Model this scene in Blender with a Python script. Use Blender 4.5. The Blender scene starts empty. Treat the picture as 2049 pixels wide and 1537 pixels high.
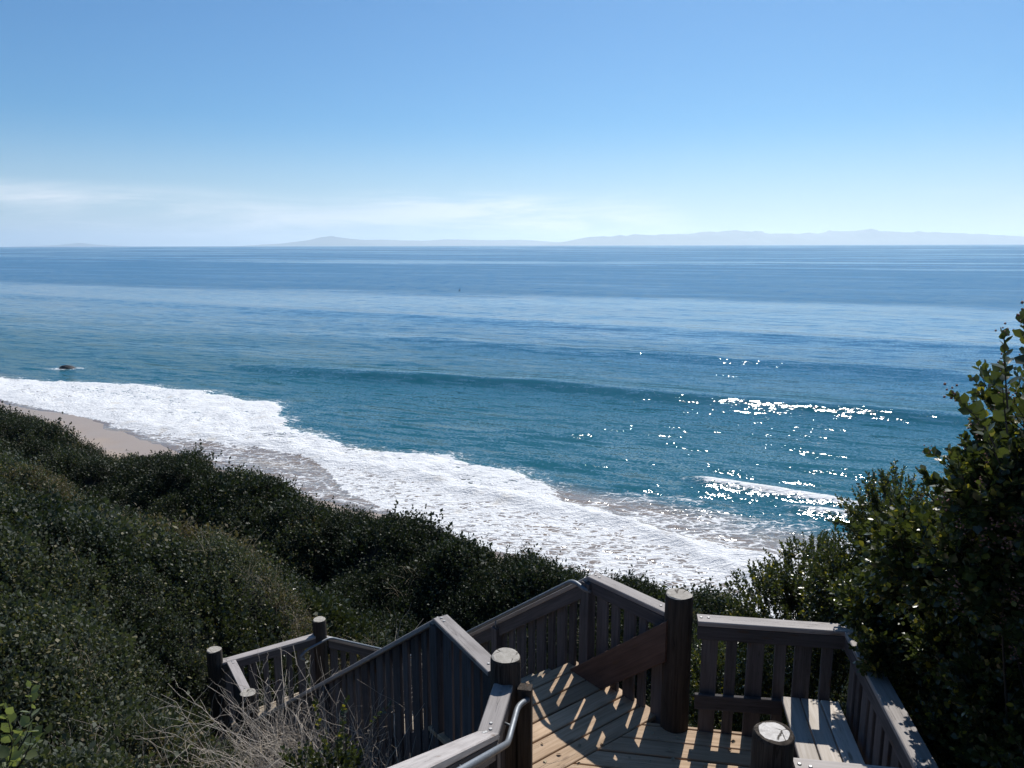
import bpy, math, random
import numpy as np
from mathutils import Vector, Matrix

random.seed(7)
rng = np.random.default_rng(11)
R = math.radians
scene = bpy.context.scene
col = scene.collection

# ------------------------------------------------------------------ camera
EYE = 14.0
PITCH = math.atan((768.5 - 491.0) / 1500.0)
cam_data = bpy.data.cameras.new('camera')
cam_data.sensor_width = 36.0
cam_data.lens = 36.0 * 1500.0 / 2049.0
cam_data.clip_start = 0.05
cam_data.clip_end = 200000.0
cam = bpy.data.objects.new('camera', cam_data)
col.objects.link(cam)
cam.matrix_world = (Matrix.Translation((0, 0, EYE)) @ Matrix.Rotation(math.pi / 2 - PITCH, 4, 'X')
                    @ Matrix.Rotation(-0.00244, 4, 'Z'))
scene.camera = cam

# ------------------------------------------------------------------ light, sky, exposure
SUN_AZ, SUN_EL = R(20.5), R(47.5)          # azimuth measured from +Y towards +X
sun_data = bpy.data.lights.new('sun', 'SUN')
sun_data.energy = 5.0
sun_data.angle = R(0.53)
sun_data.color = (1.0, 0.955, 0.89)
sun = bpy.data.objects.new('sun', sun_data)
col.objects.link(sun)
to_sun = Vector((math.sin(SUN_AZ) * math.cos(SUN_EL), math.cos(SUN_AZ) * math.cos(SUN_EL), math.sin(SUN_EL)))
sun.rotation_euler = (-to_sun).to_track_quat('-Z', 'Y').to_euler()
sun.location = (20, 60, 60)

SKY_STRENGTH = 0.10
world = bpy.data.worlds.new('World')
scene.world = world
world.use_nodes = True
scene.view_settings.view_transform = 'Standard'
scene.view_settings.look = 'None'
scene.view_settings.gamma = 1.0
scene.view_settings.exposure = 0.04
scene.view_settings.use_curve_mapping = False
scene.cycles.use_denoising = True
scene.cycles.denoiser = 'OPENIMAGEDENOISE'
scene.cycles.max_bounces = 8
scene.cycles.volume_bounces = 1
scene.cycles.sample_clamp_indirect = 6.0


# ------------------------------------------------------------------ node helpers
class NT:
    def __init__(self, tree):
        self.t = tree
        tree.nodes.clear()

    def n(self, kind, props=None, **ins):
        nd = self.t.nodes.new(kind)
        for k, v in (props or {}).items():
            setattr(nd, k, v)
        for k, v in ins.items():
            key = int(k[1:]) if k[0] == 'i' and k[1:].isdigit() else k.replace('_', ' ')
            self.put(nd, key, v)
        return nd

    def put(self, nd, key, v):
        s = nd.inputs[key]
        if isinstance(v, bpy.types.NodeSocket):
            self.t.links.new(v, s)
        elif isinstance(v, bpy.types.Node):
            self.t.links.new(v.outputs[0], s)
        else:
            if isinstance(v, (tuple, list)) and len(v) == 3 and s.type == 'RGBA':
                v = (*v, 1.0)
            s.default_value = v

    def math(self, op, a, b=None, c=None, clamp=False):
        nd = self.t.nodes.new('ShaderNodeMath')
        nd.operation = op
        nd.use_clamp = clamp
        for i, v in enumerate((a, b, c)):
            if v is not None:
                self.put(nd, i, v)
        return nd.outputs[0]

    def mix(self, f, a, b, kind='RGBA', blend='MIX'):
        nd = self.t.nodes.new('ShaderNodeMix')
        nd.data_type = kind
        if kind == 'RGBA':
            nd.blend_type = blend
            fa, aa, bb, oo = 0, 6, 7, 2
        else:
            fa, aa, bb, oo = 0, 2, 3, 0
        for i, v in ((fa, f), (aa, a), (bb, b)):
            self.put(nd, i, v)
        return nd.outputs[oo]

    def step(self, x, lo, hi, a=0.0, b=1.0):
        nd = self.t.nodes.new('ShaderNodeMapRange')
        nd.interpolation_type = 'SMOOTHSTEP'
        for i, v in enumerate((x, lo, hi, a, b)):
            self.put(nd, i, v)
        return nd.outputs[0]

    def noise(self, vec, scale, detail=3.0, rough=0.5, dist=0.0):
        nd = self.t.nodes.new('ShaderNodeTexNoise')
        self.put(nd, 'Vector', vec)
        self.put(nd, 'Scale', scale)
        self.put(nd, 'Detail', detail)
        self.put(nd, 'Roughness', rough)
        self.put(nd, 'Distortion', dist)
        return nd.outputs[0]

    def mapping(self, vec, scale=(1, 1, 1), rot=(0, 0, 0), loc=(0, 0, 0)):
        nd = self.t.nodes.new('ShaderNodeMapping')
        self.put(nd, 'Vector', vec)
        nd.inputs['Scale'].default_value = scale
        nd.inputs['Rotation'].default_value = rot
        nd.inputs['Location'].default_value = loc
        return nd.outputs[0]

    def ramp(self, f, stops, interp='LINEAR'):
        nd = self.t.nodes.new('ShaderNodeValToRGB')
        self.put(nd, 0, f)
        cr = nd.color_ramp
        cr.interpolation = interp
        while len(cr.elements) < len(stops):
            cr.elements.new(0.5)
        for e, (p, c) in zip(cr.elements, stops):
            e.position = p
            e.color = (*c, 1.0) if len(c) == 3 else c
        return nd.outputs[0]


def material(name):
    m = bpy.data.materials.new(name)
    m.use_nodes = True
    return m, NT(m.node_tree)


def out(nt, shader):
    o = nt.n('ShaderNodeOutputMaterial')
    nt.put(o, 'Surface', shader)


def world_sky():
    nt = NT(world.node_tree)
    sky = nt.n('ShaderNodeTexSky')
    sky.sky_type = 'NISHITA'
    sky.sun_disc = False
    sky.sun_elevation = SUN_EL
    sky.sun_rotation = SUN_AZ
    sky.altitude = 0.0
    sky.air_density = 1.0
    sky.dust_density = 0.35
    sky.ozone_density = 3.0
    tc = nt.n('ShaderNodeTexCoord').outputs['Generated']
    z = nt.n('ShaderNodeSeparateXYZ', i0=tc).outputs[2]
    # thin streaky cloud low over the sea, all the way round
    cl = nt.noise(nt.mapping(tc, (2.2, 2.2, 20.0), loc=(0.35, 0.1, 0.0)), 1.6, 7.0, 0.62, 0.5)
    big = nt.noise(nt.mapping(tc, (1.0, 1.0, 3.0), loc=(1.45, 0.3, 0.0)), 1.5, 2.0, 0.5)
    m = nt.math('MULTIPLY', nt.step(cl, 0.36, 0.66), nt.step(big, 0.37, 0.56))
    band = nt.math('MULTIPLY', nt.step(z, 0.078, 0.050), nt.step(z, -0.02, 0.01))
    m = nt.math('MULTIPLY', nt.math('MULTIPLY', m, band), 0.9)
    tint = nt.mix(1.0, sky.outputs[0], (0.385, 0.70, 0.925), blend='MULTIPLY')       # cool white balance of the photograph
    tint = nt.mix(nt.math('MULTIPLY', nt.step(z, 0.16, -0.01), 0.62), tint, (6.9, 7.5, 8.5))     # sea-level whitening all round the horizon
    c = nt.mix(m, tint, (10.5, 10.5, 10.8))
    bg = nt.n('ShaderNodeBackground', Color=c, Strength=SKY_STRENGTH)
    o = nt.n('ShaderNodeOutputWorld')
    nt.put(o, 'Surface', bg)


world_sky()


# ------------------------------------------------------------------ materials
def wood(name, c1, c2, rough=0.75, grain=1.0, spec=0.25, blotch=0.35, crack=False):
    m, nt = material(name)
    tc = nt.n('ShaderNodeTexCoord').outputs['Object']
    oi = nt.n('ShaderNodeObjectInfo')
    off = nt.n('ShaderNodeVectorMath', dict(operation='ADD'), i0=tc)
    rv = nt.n('ShaderNodeCombineXYZ', X=nt.math('MULTIPLY', oi.outputs['Random'], 37.0), Y=nt.math('MULTIPLY', oi.outputs['Random'], 11.0), Z=0.0)
    nt.put(off, 1, rv)
    v = off.outputs[0]
    g = nt.noise(nt.mapping(v, (1.6, 34.0, 34.0)), 1.0, 4.0, 0.6, 0.6)
    fine = nt.noise(nt.mapping(v, (5.0, 160.0, 160.0)), 1.0, 2.0, 0.5)
    b = nt.noise(nt.mapping(v, (2.0, 5.0, 5.0)), 1.0, 3.0, 0.55)
    knot = nt.n('ShaderNodeTexVoronoi', Vector=nt.mapping(v, (2.3, 9.0, 9.0)), Scale=1.0)
    f = nt.math('ADD', nt.math('MULTIPLY', g, 0.75), nt.math('MULTIPLY', fine, 0.25))
    c = nt.mix(nt.step(f, 0.30, 0.70), c1, c2)
    dark = nt.mix(nt.math('MULTIPLY', nt.step(b, 0.52, 0.75), blotch), (1, 1, 1), (0.55, 0.52, 0.5))
    c = nt.mix(1.0, c, dark, blend='MULTIPLY')
    c = nt.mix(nt.step(knot.outputs[0], 0.16, 0.07), c, nt.mix(0.6, c, (0.10, 0.06, 0.035)))
    ck = nt.noise(nt.mapping(v, (0.9, 46.0, 46.0)), 1.0, 3.0, 0.6, 0.8)
    ckf = nt.step(nt.math('ABSOLUTE', nt.math('SUBTRACT', ck, 0.5)), 0.022 if crack else 0.008, 0.0)
    ckf = nt.math('MULTIPLY', ckf, nt.step(nt.noise(nt.mapping(v, (1.1, 6.0, 6.0)), 1.0, 2.0), 0.45, 0.6))
    c = nt.mix(nt.math('MULTIPLY', ckf, 0.85), c, (0.018, 0.014, 0.011))
    f = nt.math('SUBTRACT', f, nt.math('MULTIPLY', ckf, 1.2))
    tint = nt.math('MULTIPLY_ADD', oi.outputs['Random'], 0.44, 0.76)
    c = nt.mix(1.0, c, nt.n('ShaderNodeCombineColor', Red=tint, Green=tint, Blue=tint).outputs[0], blend='MULTIPLY')
    bp = nt.n('ShaderNodeBump', Strength=0.5 * grain, Distance=0.004, Height=nt.math('ADD', f, nt.math('MULTIPLY', b, 0.6)))
    p = nt.n('ShaderNodeBsdfPrincipled', Base_Color=c, Roughness=rough, Normal=bp)
    p.inputs['Specular IOR Level'].default_value = spec
    out(nt, p)
    return m


def leafmat(name, c1, c2, yellow=(0.20, 0.17, 0.02), yshare=0.06, trans=0.35, rough=0.38, spec=0.5, attr=False):
    m, nt = material(name)
    if attr:
        rnd = nt.n('ShaderNodeAttribute', dict(attribute_name='rnd')).outputs['Fac']
    else:
        rnd = nt.n('ShaderNodeObjectInfo').outputs['Random']
    geo = nt.n('ShaderNodeNewGeometry')
    isl = geo.outputs['Random Per Island']
    k = nt.math('FRACT', nt.math('ADD', nt.math('MULTIPLY', rnd, 0.6), nt.math('MULTIPLY', isl, 1.0)))
    c = nt.mix(k, c1, c2)
    c = nt.mix(nt.math('GREATER_THAN', isl, 1.0 - yshare), c, yellow)
    p = nt.n('ShaderNodeBsdfPrincipled', Base_Color=c, Roughness=rough)
    p.inputs['Specular IOR Level'].default_value = spec
    t = nt.n('ShaderNodeBsdfTranslucent', Color=nt.mix(1.0, c, (1.55, 1.62, 0.7), blend='MULTIPLY'))
    s = nt.n('ShaderNodeMixShader', i0=trans, i1=p, i2=t)
    out(nt, s)
    return m


def plain(name, c, rough=0.7, metal=0.0, nscale=20.0, amount=0.25, bump=0.3, bscale=60.0, spec=0.4):
    m, nt = material(name)
    tc = nt.n('ShaderNodeTexCoord').outputs['Object']
    a = nt.noise(tc, nscale, 4.0, 0.6)
    cc = nt.mix(nt.math('MULTIPLY', nt.step(a, 0.35, 0.75), amount * 2), c, tuple(x * 0.5 for x in c))
    bp = nt.n('ShaderNodeBump', Strength=bump, Distance=0.003, Height=nt.noise(tc, bscale, 3.0))
    p = nt.n('ShaderNodeBsdfPrincipled', Base_Color=cc, Roughness=nt.math('MULTIPLY_ADD', a, 0.25, rough - 0.1), Metallic=metal, Normal=bp)
    p.inputs['Specular IOR Level'].default_value = spec
    out(nt, p)
    return m


M = {}
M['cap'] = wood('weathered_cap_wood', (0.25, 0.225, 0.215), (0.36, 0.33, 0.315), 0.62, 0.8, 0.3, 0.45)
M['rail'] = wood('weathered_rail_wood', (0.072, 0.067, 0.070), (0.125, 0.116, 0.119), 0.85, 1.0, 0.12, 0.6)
M['deck'] = wood('tan_deck_wood', (0.33, 0.225, 0.14), (0.50, 0.365, 0.25), 0.72, 1.0, 0.2, 0.35)
M['tread'] = wood('tread_wood', (0.27, 0.22, 0.16), (0.42, 0.35, 0.27), 0.75, 1.0, 0.2, 0.35)
M['bench'] = wood('silvered_bench_wood', (0.44, 0.39, 0.335), (0.60, 0.55, 0.50), 0.7, 1.2, 0.2, 0.25)
M['brown'] = wood('brown_redwood', (0.075, 0.047, 0.038), (0.122, 0.076, 0.060), 0.75, 0.8, 0.2)
M['log'] = wood('dark_log_wood', (0.036, 0.030, 0.026), (0.082, 0.068, 0.056), 0.88, 2.2, 0.12, 0.6, crack=True)
M['pipe'] = plain('galvanised_steel', (0.20, 0.215, 0.235), 0.52, 0.6, 30.0, 0.2, 0.1)
M['bolt'] = plain('steel_bolt', (0.30, 0.30, 0.30), 0.5, 0.6, 40.0, 0.2, 0.1)


def endgrain(name, c1, c2):
    m, nt = material(name)
    tc = nt.n('ShaderNodeTexCoord').outputs['Object']
    sep = nt.n('ShaderNodeSeparateXYZ', i0=tc)
    r = nt.math('POWER', nt.math('ADD', nt.math('POWER', sep.outputs[1], 2.0), nt.math('POWER', sep.outputs[2], 2.0)), 0.5)
    w = nt.noise(tc, 14.0, 3.0)
    rings = nt.math('SINE', nt.math('MULTIPLY', nt.math('ADD', r, nt.math('MULTIPLY', w, 0.02)), 420.0))
    b = nt.noise(tc, 22.0, 5.0, 0.65)
    c = nt.mix(nt.step(b, 0.35, 0.7), c1, c2)
    c = nt.mix(nt.math('MULTIPLY', nt.step(rings, 0.2, 1.0), 0.18), c, tuple(x * 0.5 for x in c1))
    cr = nt.n('ShaderNodeTexVoronoi', dict(feature='DISTANCE_TO_EDGE'), Vector=nt.mapping(tc, (7, 7, 7)), Scale=1.0)
    crack = nt.math('MULTIPLY', nt.step(cr.outputs[0], 0.03, 0.008), nt.step(nt.noise(tc, 9.0), 0.45, 0.55))
    c = nt.mix(crack, c, (0.05, 0.04, 0.03))
    bp = nt.n('ShaderNodeBump', Strength=0.4, Distance=0.004, Height=b)
    out(nt, nt.n('ShaderNodeBsdfPrincipled', Base_Color=c, Roughness=0.85, Normal=bp))
    return m


M['end'] = endgrain('weathered_end_grain', (0.30, 0.275, 0.235), (0.42, 0.39, 0.345))
M['end_white'] = endgrain('bleached_end_grain', (0.50, 0.47, 0.44), (0.66, 0.63, 0.60))
M['leaf_near'] = leafmat('glossy_leaf', (0.026, 0.036, 0.014), (0.066, 0.080, 0.028), (0.23, 0.20, 0.04), 0.07, 0.30, 0.32, 0.6)
M['leaf_dark'] = leafmat('dark_scrub_leaf', (0.016, 0.024, 0.014), (0.038, 0.050, 0.027), (0.10, 0.09, 0.05), 0.04, 0.20, 0.55, 0.25)
M['leaf_olive'] = leafmat('olive_scrub_leaf', (0.032, 0.043, 0.029), (0.074, 0.086, 0.056), (0.15, 0.135, 0.07), 0.07, 0.25, 0.55, 0.25)
M['leaf_broad'] = leafmat('broad_scrub_leaf', (0.024, 0.033, 0.015), (0.054, 0.064, 0.028), (0.15, 0.13, 0.05), 0.05, 0.2, 0.42, 0.4)
M['leaf_dry'] = leafmat('dry_scrub_leaf', (0.085, 0.070, 0.045), (0.16, 0.13, 0.085), (0.06, 0.07, 0.03), 0.25, 0.2, 0.7, 0.2)
M['twig'] = plain('dead_twig', (0.52, 0.45, 0.37), 0.85, 0, 8.0, 0.35, 0.2)
M['stem'] = plain('brown_stem', (0.055, 0.04, 0.03), 0.85, 0, 8.0, 0.3, 0.2)
M['bud'] = plain('pink_brown_bud', (0.24, 0.11, 0.085), 0.7, 0, 30.0, 0.4, 0.2)
M['straw'] = plain('dry_grass_straw', (0.36, 0.30, 0.20), 0.8, 0, 6.0, 0.3, 0.1)
M['rock'] = plain('wet_black_rock', (0.03, 0.028, 0.03), 0.45, 0, 2.0, 0.3, 0.8, 6.0)
M['soil'] = plain('dark_leaf_litter', (0.016, 0.017, 0.011), 0.95, 0, 3.0, 0.4, 0.8, 8.0)
M['island'] = plain('island_hillside', (0.12, 0.115, 0.085), 0.95, 0, 0.0006, 0.3, 0.0, 1.0)
M['bird'] = plain('dark_bird', (0.03, 0.03, 0.035), 0.8)


# ------------------------------------------------------------------ object helpers
def tag(o, label=None, cat=None, group=None, kind=None):
    if label: o['label'] = label
    if cat: o['category'] = cat
    if group: o['group'] = group
    if kind: o['kind'] = kind
    return o


def empty(name, loc, label, cat, group=None):
    o = bpy.data.objects.new(name, None)
    o.empty_display_size = 0.1
    o.location = loc
    col.objects.link(o)
    return tag(o, label, cat, group)


def link(name, me, mat, mw=None, parent=None, smooth=False):
    o = bpy.data.objects.new(name, me)
    col.objects.link(o)
    if mat is not None and len(me.materials) == 0:
        me.materials.append(mat)
    mw = mw or Matrix.Identity(4)
    if parent is not None:
        o.parent = parent
        base = parent
        inv = Matrix.Identity(4)
        chain = []
        while base is not None:
            chain.append(base)
            base = base.parent
        w = Matrix.Identity(4)
        for b in reversed(chain):
            w = w @ b.matrix_basis
        o.matrix_basis = w.inverted() @ mw
    else:
        o.matrix_basis = mw
    if smooth:
        me.polygons.foreach_set('use_smooth', [True] * len(me.polygons))
    return o


def mesh(name, verts, faces):
    me = bpy.data.meshes.new(name)
    me.from_pydata([tuple(v) for v in verts], [], [tuple(f) for f in faces])
    me.update()
    return me


def frame(x, zup):
    x = Vector(x).normalized()
    y = Vector(zup).cross(x).normalized()
    z = x.cross(y)
    return x, y, z


def board(name, p0, p1, width, thick, zup, mat, parent, n0=None, n1=None, ch=0.005):
    """A sawn board from p0 to p1 (centre line); local X runs along it. n0, n1: normals of its cut ends."""
    p0, p1 = Vector(p0), Vector(p1)
    x, y, z = frame(p1 - p0, zup)
    L = (p1 - p0).length
    w, t = width / 2, thick / 2
    prof = [(-w + ch, -t), (w - ch, -t), (w, -t + ch), (w, t - ch), (w - ch, t), (-w + ch, t), (-w, t - ch), (-w, -t + ch)]

    def end(s, nrm):
        res = []
        for a, b in prof:
            dx = 0.0
            if nrm is not None:
                nn = Vector(nrm)
                nx = nn.dot(x)
                dx = -(nn.dot(y) * a + nn.dot(z) * b) / nx if abs(nx) > 1e-4 else 0.0
            res.append((s * L / 2 + dx, a, b))
        return res
    vs = end(-1, n0) + end(1, n1)
    fs = [(i, (i + 1) % 8, 8 + (i + 1) % 8, 8 + i) for i in range(8)]
    fs += [tuple(range(7, -1, -1)), tuple(range(8, 16))]
    me = mesh(name, vs, fs)
    mw = Matrix((x, y, z)).transposed().to_4x4()
    mw.translation = (p0 + p1) / 2
    return link(name, me, mat, mw, parent)


def tube_mesh(name, pts, radii, sides=10, cap=True):
    pts = [Vector(p) for p in pts]
    vs, fs = [], []
    up = Vector((0, 0, 1))
    prev = None
    for i, p in enumerate(pts):
        d = (pts[min(i + 1, len(pts) - 1)] - pts[max(i - 1, 0)]).normalized()
        if prev is None:
            a = d.cross(up)
            if a.length < 1e-3:
                a = d.cross(Vector((1, 0, 0)))
        else:
            a = prev - d * prev.dot(d)
        a.normalize()
        prev = a
        b = d.cross(a)
        r = radii[i] if hasattr(radii, '__len__') else radii
        for k in range(sides):
            t = 2 * math.pi * k / sides
            vs.append(p + a * (r * math.cos(t)) + b * (r * math.sin(t)))
    for i in range(len(pts) - 1):
        for k in range(sides):
            k2 = (k + 1) % sides
            fs.append((i * sides + k, i * sides + k2, (i + 1) * sides + k2, (i + 1) * sides + k))
    if cap:
        fs.append(tuple(range(sides - 1, -1, -1)))
        fs.append(tuple((len(pts) - 1) * sides + k for k in range(sides)))
    return mesh(name, vs, fs)


def rounded(path, rad, seg=5):
    path = [Vector(p) for p in path]
    res = [path[0]]
    for i in range(1, len(path) - 1):
        a, b, c = path[i - 1], path[i], path[i + 1]
        u, v = (a - b), (c - b)
        r = min(rad, u.length * 0.45, v.length * 0.45)
        s, e = b + u.normalized() * r, b + v.normalized() * r
        for k in range(seg + 1):
            t = k / seg
            res.append(s * (1 - t) ** 2 + b * 2 * t * (1 - t) + e * t * t)
    res.append(path[-1])
    return res


# ------------------------------------------------------------------ numpy noise
def vnoise(x, y, seed=0):
    xi, yi = np.floor(x).astype(np.int64), np.floor(y).astype(np.int64)
    xf, yf = x - xi, y - yi
    u, v = xf * xf * (3 - 2 * xf), yf * yf * (3 - 2 * yf)

    def h(a, b):
        n = (a * 374761393 + b * 668265263 + seed * 974634777) & 0x7fffffff
        n = ((n ^ (n >> 13)) * 1274126177) & 0x7fffffff
        return ((n ^ (n >> 16)) & 0xffff) / 65535.0
    return (h(xi, yi) * (1 - u) + h(xi + 1, yi) * u) * (1 - v) + (h(xi, yi + 1) * (1 - u) + h(xi + 1, yi + 1) * u) * v


def fbm(x, y, oct=4, seed=0):
    s, a, t = 0.0, 0.5, 0.0
    for k in range(oct):
        s = s + a * vnoise(x * 2 ** k + 17.3 * k, y * 2 ** k - 9.1 * k, seed + k)
        t += a
        a *= 0.5
    return s / t


def sstep(x, lo, hi):
    t = np.clip((x - lo) / (hi - lo), 0, 1)
    return t * t * (3 - 2 * t)


def PQ(x, y):      # p runs along the shore, q out to sea
    return .82 * x - .57 * y, .57 * x + .82 * y


# ------------------------------------------------------------------ stairway frame
U, V_ = Vector((.985, -.17, 0)).normalized(), Vector((.17, .985, 0)).normalized()      # upper stairs: across / down
W, N_ = Vector((-.615, .789, 0)).normalized(), Vector((.789, .615, 0)).normalized()    # flight to the beach: down / across
DECK = EYE - 4.10
DECK2 = EYE - 7.62
CAP = 1.04
SLOPE1 = 0.73
RUN1 = 5.03
A = Vector((-.05, 4.94, 0)); B = Vector((1.40, 5.86, 0)); Fp = Vector((1.557, 4.02, 0))
PK1 = Vector((.757, 6.64, 0)); PK2 = Vector((-.605, 5.83, 0))
G = Vector((2.75, 5.62, 0)); Hc = Vector((2.45, 3.88, 0))
Cp = Vector((-3.30, 11.85, 0)); Dp = Vector((-4.74, 10.94, 0)); Ep = Vector((-3.92, 10.08, 0))


def xyz(p, z):
    return Vector((p[0], p[1], z))


# ------------------------------------------------------------------ hillside ground
def prof(q, pts):
    a = np.array(pts)
    return np.interp(q, a[:, 0], a[:, 1])


TAIL = [(17.2, -9.6), (18.2, -11.2), (20, -13.3), (23, -14.6), (60, -16)]
P_LEFT = [(-12, 0.5), (-6, -1.2), (0, -3.2), (2, -4.2), (5, -5.4), (7.4, -6.2), (8.6, -6.5), (9.8, -7.6), (11.8, -10.0), (13.4, -9.8), (15.2, -8.75), (16.4, -8.85)] + TAIL
P_MID = [(-12, 0), (-6, -2.0), (0, -4.0), (2, -4.9), (4, -6.1), (5, -7.2), (6, -8.1), (7, -8.7), (8.5, -8.9), (10, -9.2), (11.8, -10.2), (13.4, -9.9), (15.2, -8.8), (16.4, -8.9)] + TAIL
P_RIGHT = [(-12, 0), (-6, -1.5), (0, -3.8), (3, -5.0), (6, -6.0), (8, -6.9), (12, -8.6), (15.4, -8.8), (16.4, -8.95)] + TAIL


def mounds(x, y, size, seed, ident=False):
    """rounded bush tops with creases between them, 0..1"""
    gx_, gy_ = x / size, y / size
    ix, iy = np.floor(gx_).astype(np.int64), np.floor(gy_).astype(np.int64)
    best = np.full(np.shape(gx_), 9.0)
    who = np.zeros(np.shape(gx_))
    for dx in (-1, 0, 1):
        for dy in (-1, 0, 1):
            cx, cy = ix + dx, iy + dy
            hsh = (cx * 73856093 ^ cy * 19349663 ^ seed * 83492791) & 0x7fffffff
            hsh = ((hsh ^ (hsh >> 13)) * 1274126177) & 0x7fffffff
            jx, jy = (hsh & 0x3ff) / 1023.0, ((hsh >> 10) & 0x3ff) / 1023.0
            r = 0.75 + 0.5 * ((hsh >> 20) & 0xff) / 255.0
            d = ((gx_ - cx - jx) ** 2 + (gy_ - cy - jy) ** 2) / r
            who = np.where(d < best, ((hsh >> 7) & 0xff) / 255.0, who)
            best = np.minimum(best, d)
    return (1.0 - np.clip(best, 0, 1.1), who) if ident else 1.0 - np.clip(best, 0, 1.1)


def canopy(x, y, rough=True):
    p, q = PQ(x, y)
    qq = q + (fbm(p * 0.16, q * 0.12, 3, 5) - 0.5) * 1.6
    l, m, r = prof(qq, P_LEFT), prof(qq, P_MID), prof(qq, P_RIGHT)
    a = sstep(p, -14.0, -9.2)
    b = sstep(p, -6.5, -2.5)
    z = l * (1 - a) + m * a
    z = z * (1 - b) + r * b
    z = z + 0.70 * np.exp(-((p + 40.5) / 6.5) ** 2 - ((q - 12.4) / 2.6) ** 2)
    z = z - 0.75 * np.exp(-((p + 32.5) / 3.6) ** 2 - ((q - 15.0) / 3.2) ** 2)
    z = z - 0.35 * sstep(-p, 11, 17) * sstep(q, 12, 14.5)
    z = z - 1.15 * np.exp(-((x + 4.75) / 1.0) ** 2 - ((y - 10.2) / 1.1) ** 2)
    z = z + 0.55 * np.exp(-((p + 27.0) / 3.2) ** 2 - ((q - 15.6) / 1.8) ** 2)
    if rough:
        near_s = np.clip((q - 1.0) / 3.0, 0.25, 1.0)
        z = z + ((fbm(x * 0.45, y * 0.45, 2, 1) - 0.5) * 0.7 + mounds(x, y, 1.9, 4) * 1.0 + mounds(x, y, 0.62, 6) * 0.26 - 0.72) * near_s
    return z + EYE


gx = np.arange(-75, 45.01, 0.3)
gy = np.arange(-12, 62.01, 0.3)
X, Y = np.meshgrid(gx, gy)
Z = canopy(X, Y) - 0.26
nx_, ny_ = len(gx), len(gy)
vs = np.stack([X, Y, Z], -1).reshape(-1, 3)
idx = np.arange(nx_ * ny_).reshape(ny_, nx_)
fs = np.stack([idx[:-1, :-1], idx[:-1, 1:], idx[1:, 1:], idx[1:, :-1]], -1).reshape(-1, 4)
keep = Z[:-1, :-1].reshape(-1) > -1.5
me = mesh('hillside', vs, fs[keep])
tag(link('hillside', me, M['soil'], smooth=True), 'dark soil and litter under the coastal scrub', kind='structure')

# ------------------------------------------------------------------ beach
SEA_EDGE = np.array([(-160, 27.5), (-90.9, 33.9), (-84.1, 35.9), (-78.5, 38.3), (-72.7, 40.9), (-65.0, 42.0), (-58.7, 41.9), (-55.2, 42.4), (-50, 39.0), (-44.5, 36.4), (-38.8, 35.7), (-34.8, 36.5), (-31.4, 37.8), (-28.5, 37.3), (-25.8, 38.0), (-23.0, 36.5), (-20.2, 34.7), (-18.3, 34.8), (-15.1, 33.5), (-12.1, 33.3), (-9.8, 33.7), (-7.1, 33.8), (30, 34)])
DENSE = np.array([(-160, 26.5), (-80.6, 29.9), (-66.6, 30.2), (-55.0, 30.2), (-48.4, 31.4), (-42.7, 32.7), (-37.8, 32.3), (-33.0, 32.8), (-28.2, 33.0), (-23.4, 32.5), (-18.8, 32.8), (-15.2, 32.6), (-11.4, 31.5), (-8.9, 30.7), (30, 30)])
WASH = np.array([(-160, 26), (-80, 29), (-60, 30.0), (-48, 31.2), (-40, 32.2), (-36.6, 31.4), (-32.8, 29.3), (-29.1, 27.9), (-25.5, 27.4), (-20, 26.6), (30, 24.5)])
EDGE = np.array([(-160, 24), (-77.7, 28.8), (-71.6, 28.7), (-66.9, 29.5), (-61.6, 29.7), (-57.0, 28.8), (-52.3, 28.7), (-48.0, 28.3), (-41.7, 27.6), (-35.4, 26.9), (-31.7, 26.8), (-29.4, 26.8), (-26.0, 27.2), (-24.1, 27.4), (-19.2, 26.5), (-13.1, 25.0), (30, 24.0)])


def curve(p, c, k=0.0, seed=3):
    return np.interp(p, c[:, 0], c[:, 1]) + (k * (fbm(p * 0.55, p * 0 + seed, 3, seed) - 0.5) if k else 0.0)


def beach_z(p, q):
    d = curve(p, EDGE, 1.2, 8) - q
    return np.where(d > 0, d * 0.045 + 0.0006 * d * d, d * 0.07)


bp_ = np.arange(-150, 45.01, 0.6)
bq_ = np.arange(15, 62.01, 0.35)
PP, QQ = np.meshgrid(bp_, bq_)
ZZ = beach_z(PP, QQ) + (fbm(PP * 0.8, QQ * 0.8, 3, 9) - 0.5) * 0.03
XX, YY = .8223 * PP + .5716 * QQ, -.5716 * PP + .8223 * QQ
nb, mb = len(bp_), len(bq_)
idx = np.arange(nb * mb).reshape(mb, nb)
fs = np.stack([idx[:-1, :-1], idx[:-1, 1:], idx[1:, 1:], idx[1:, :-1]], -1).reshape(-1, 4)
me = mesh('beach', np.stack([XX, YY, ZZ], -1).reshape(-1, 3), fs)
wet = np.exp(-np.clip(curve(PP, EDGE) - QQ, 0, 50) / 6.5).reshape(-1)
at = me.attributes.new('wet', 'FLOAT', 'POINT'); at.data.foreach_set('value', wet.astype(np.float32))
m, nt = material('wet_sand')
tc = nt.n('ShaderNodeNewGeometry').outputs['Position']
w_ = nt.n('ShaderNodeAttribute', dict(attribute_name='wet')).outputs['Fac']
nz = nt.noise(tc, 0.35, 4.0, 0.55, 0.5)
nf = nt.noise(tc, 9.0, 4.0, 0.6)
wm = nt.step(nt.math('ADD', w_, nt.math('MULTIPLY', nt.math('SUBTRACT', nz, 0.5), 0.7)), 0.25, 0.75)
c = nt.mix(wm, (0.46, 0.37, 0.28), (0.36, 0.27, 0.195))
c = nt.mix(nt.math('MULTIPLY', nt.step(nf, 0.45, 0.75), 0.25), c, (0.16, 0.12, 0.09))
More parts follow.
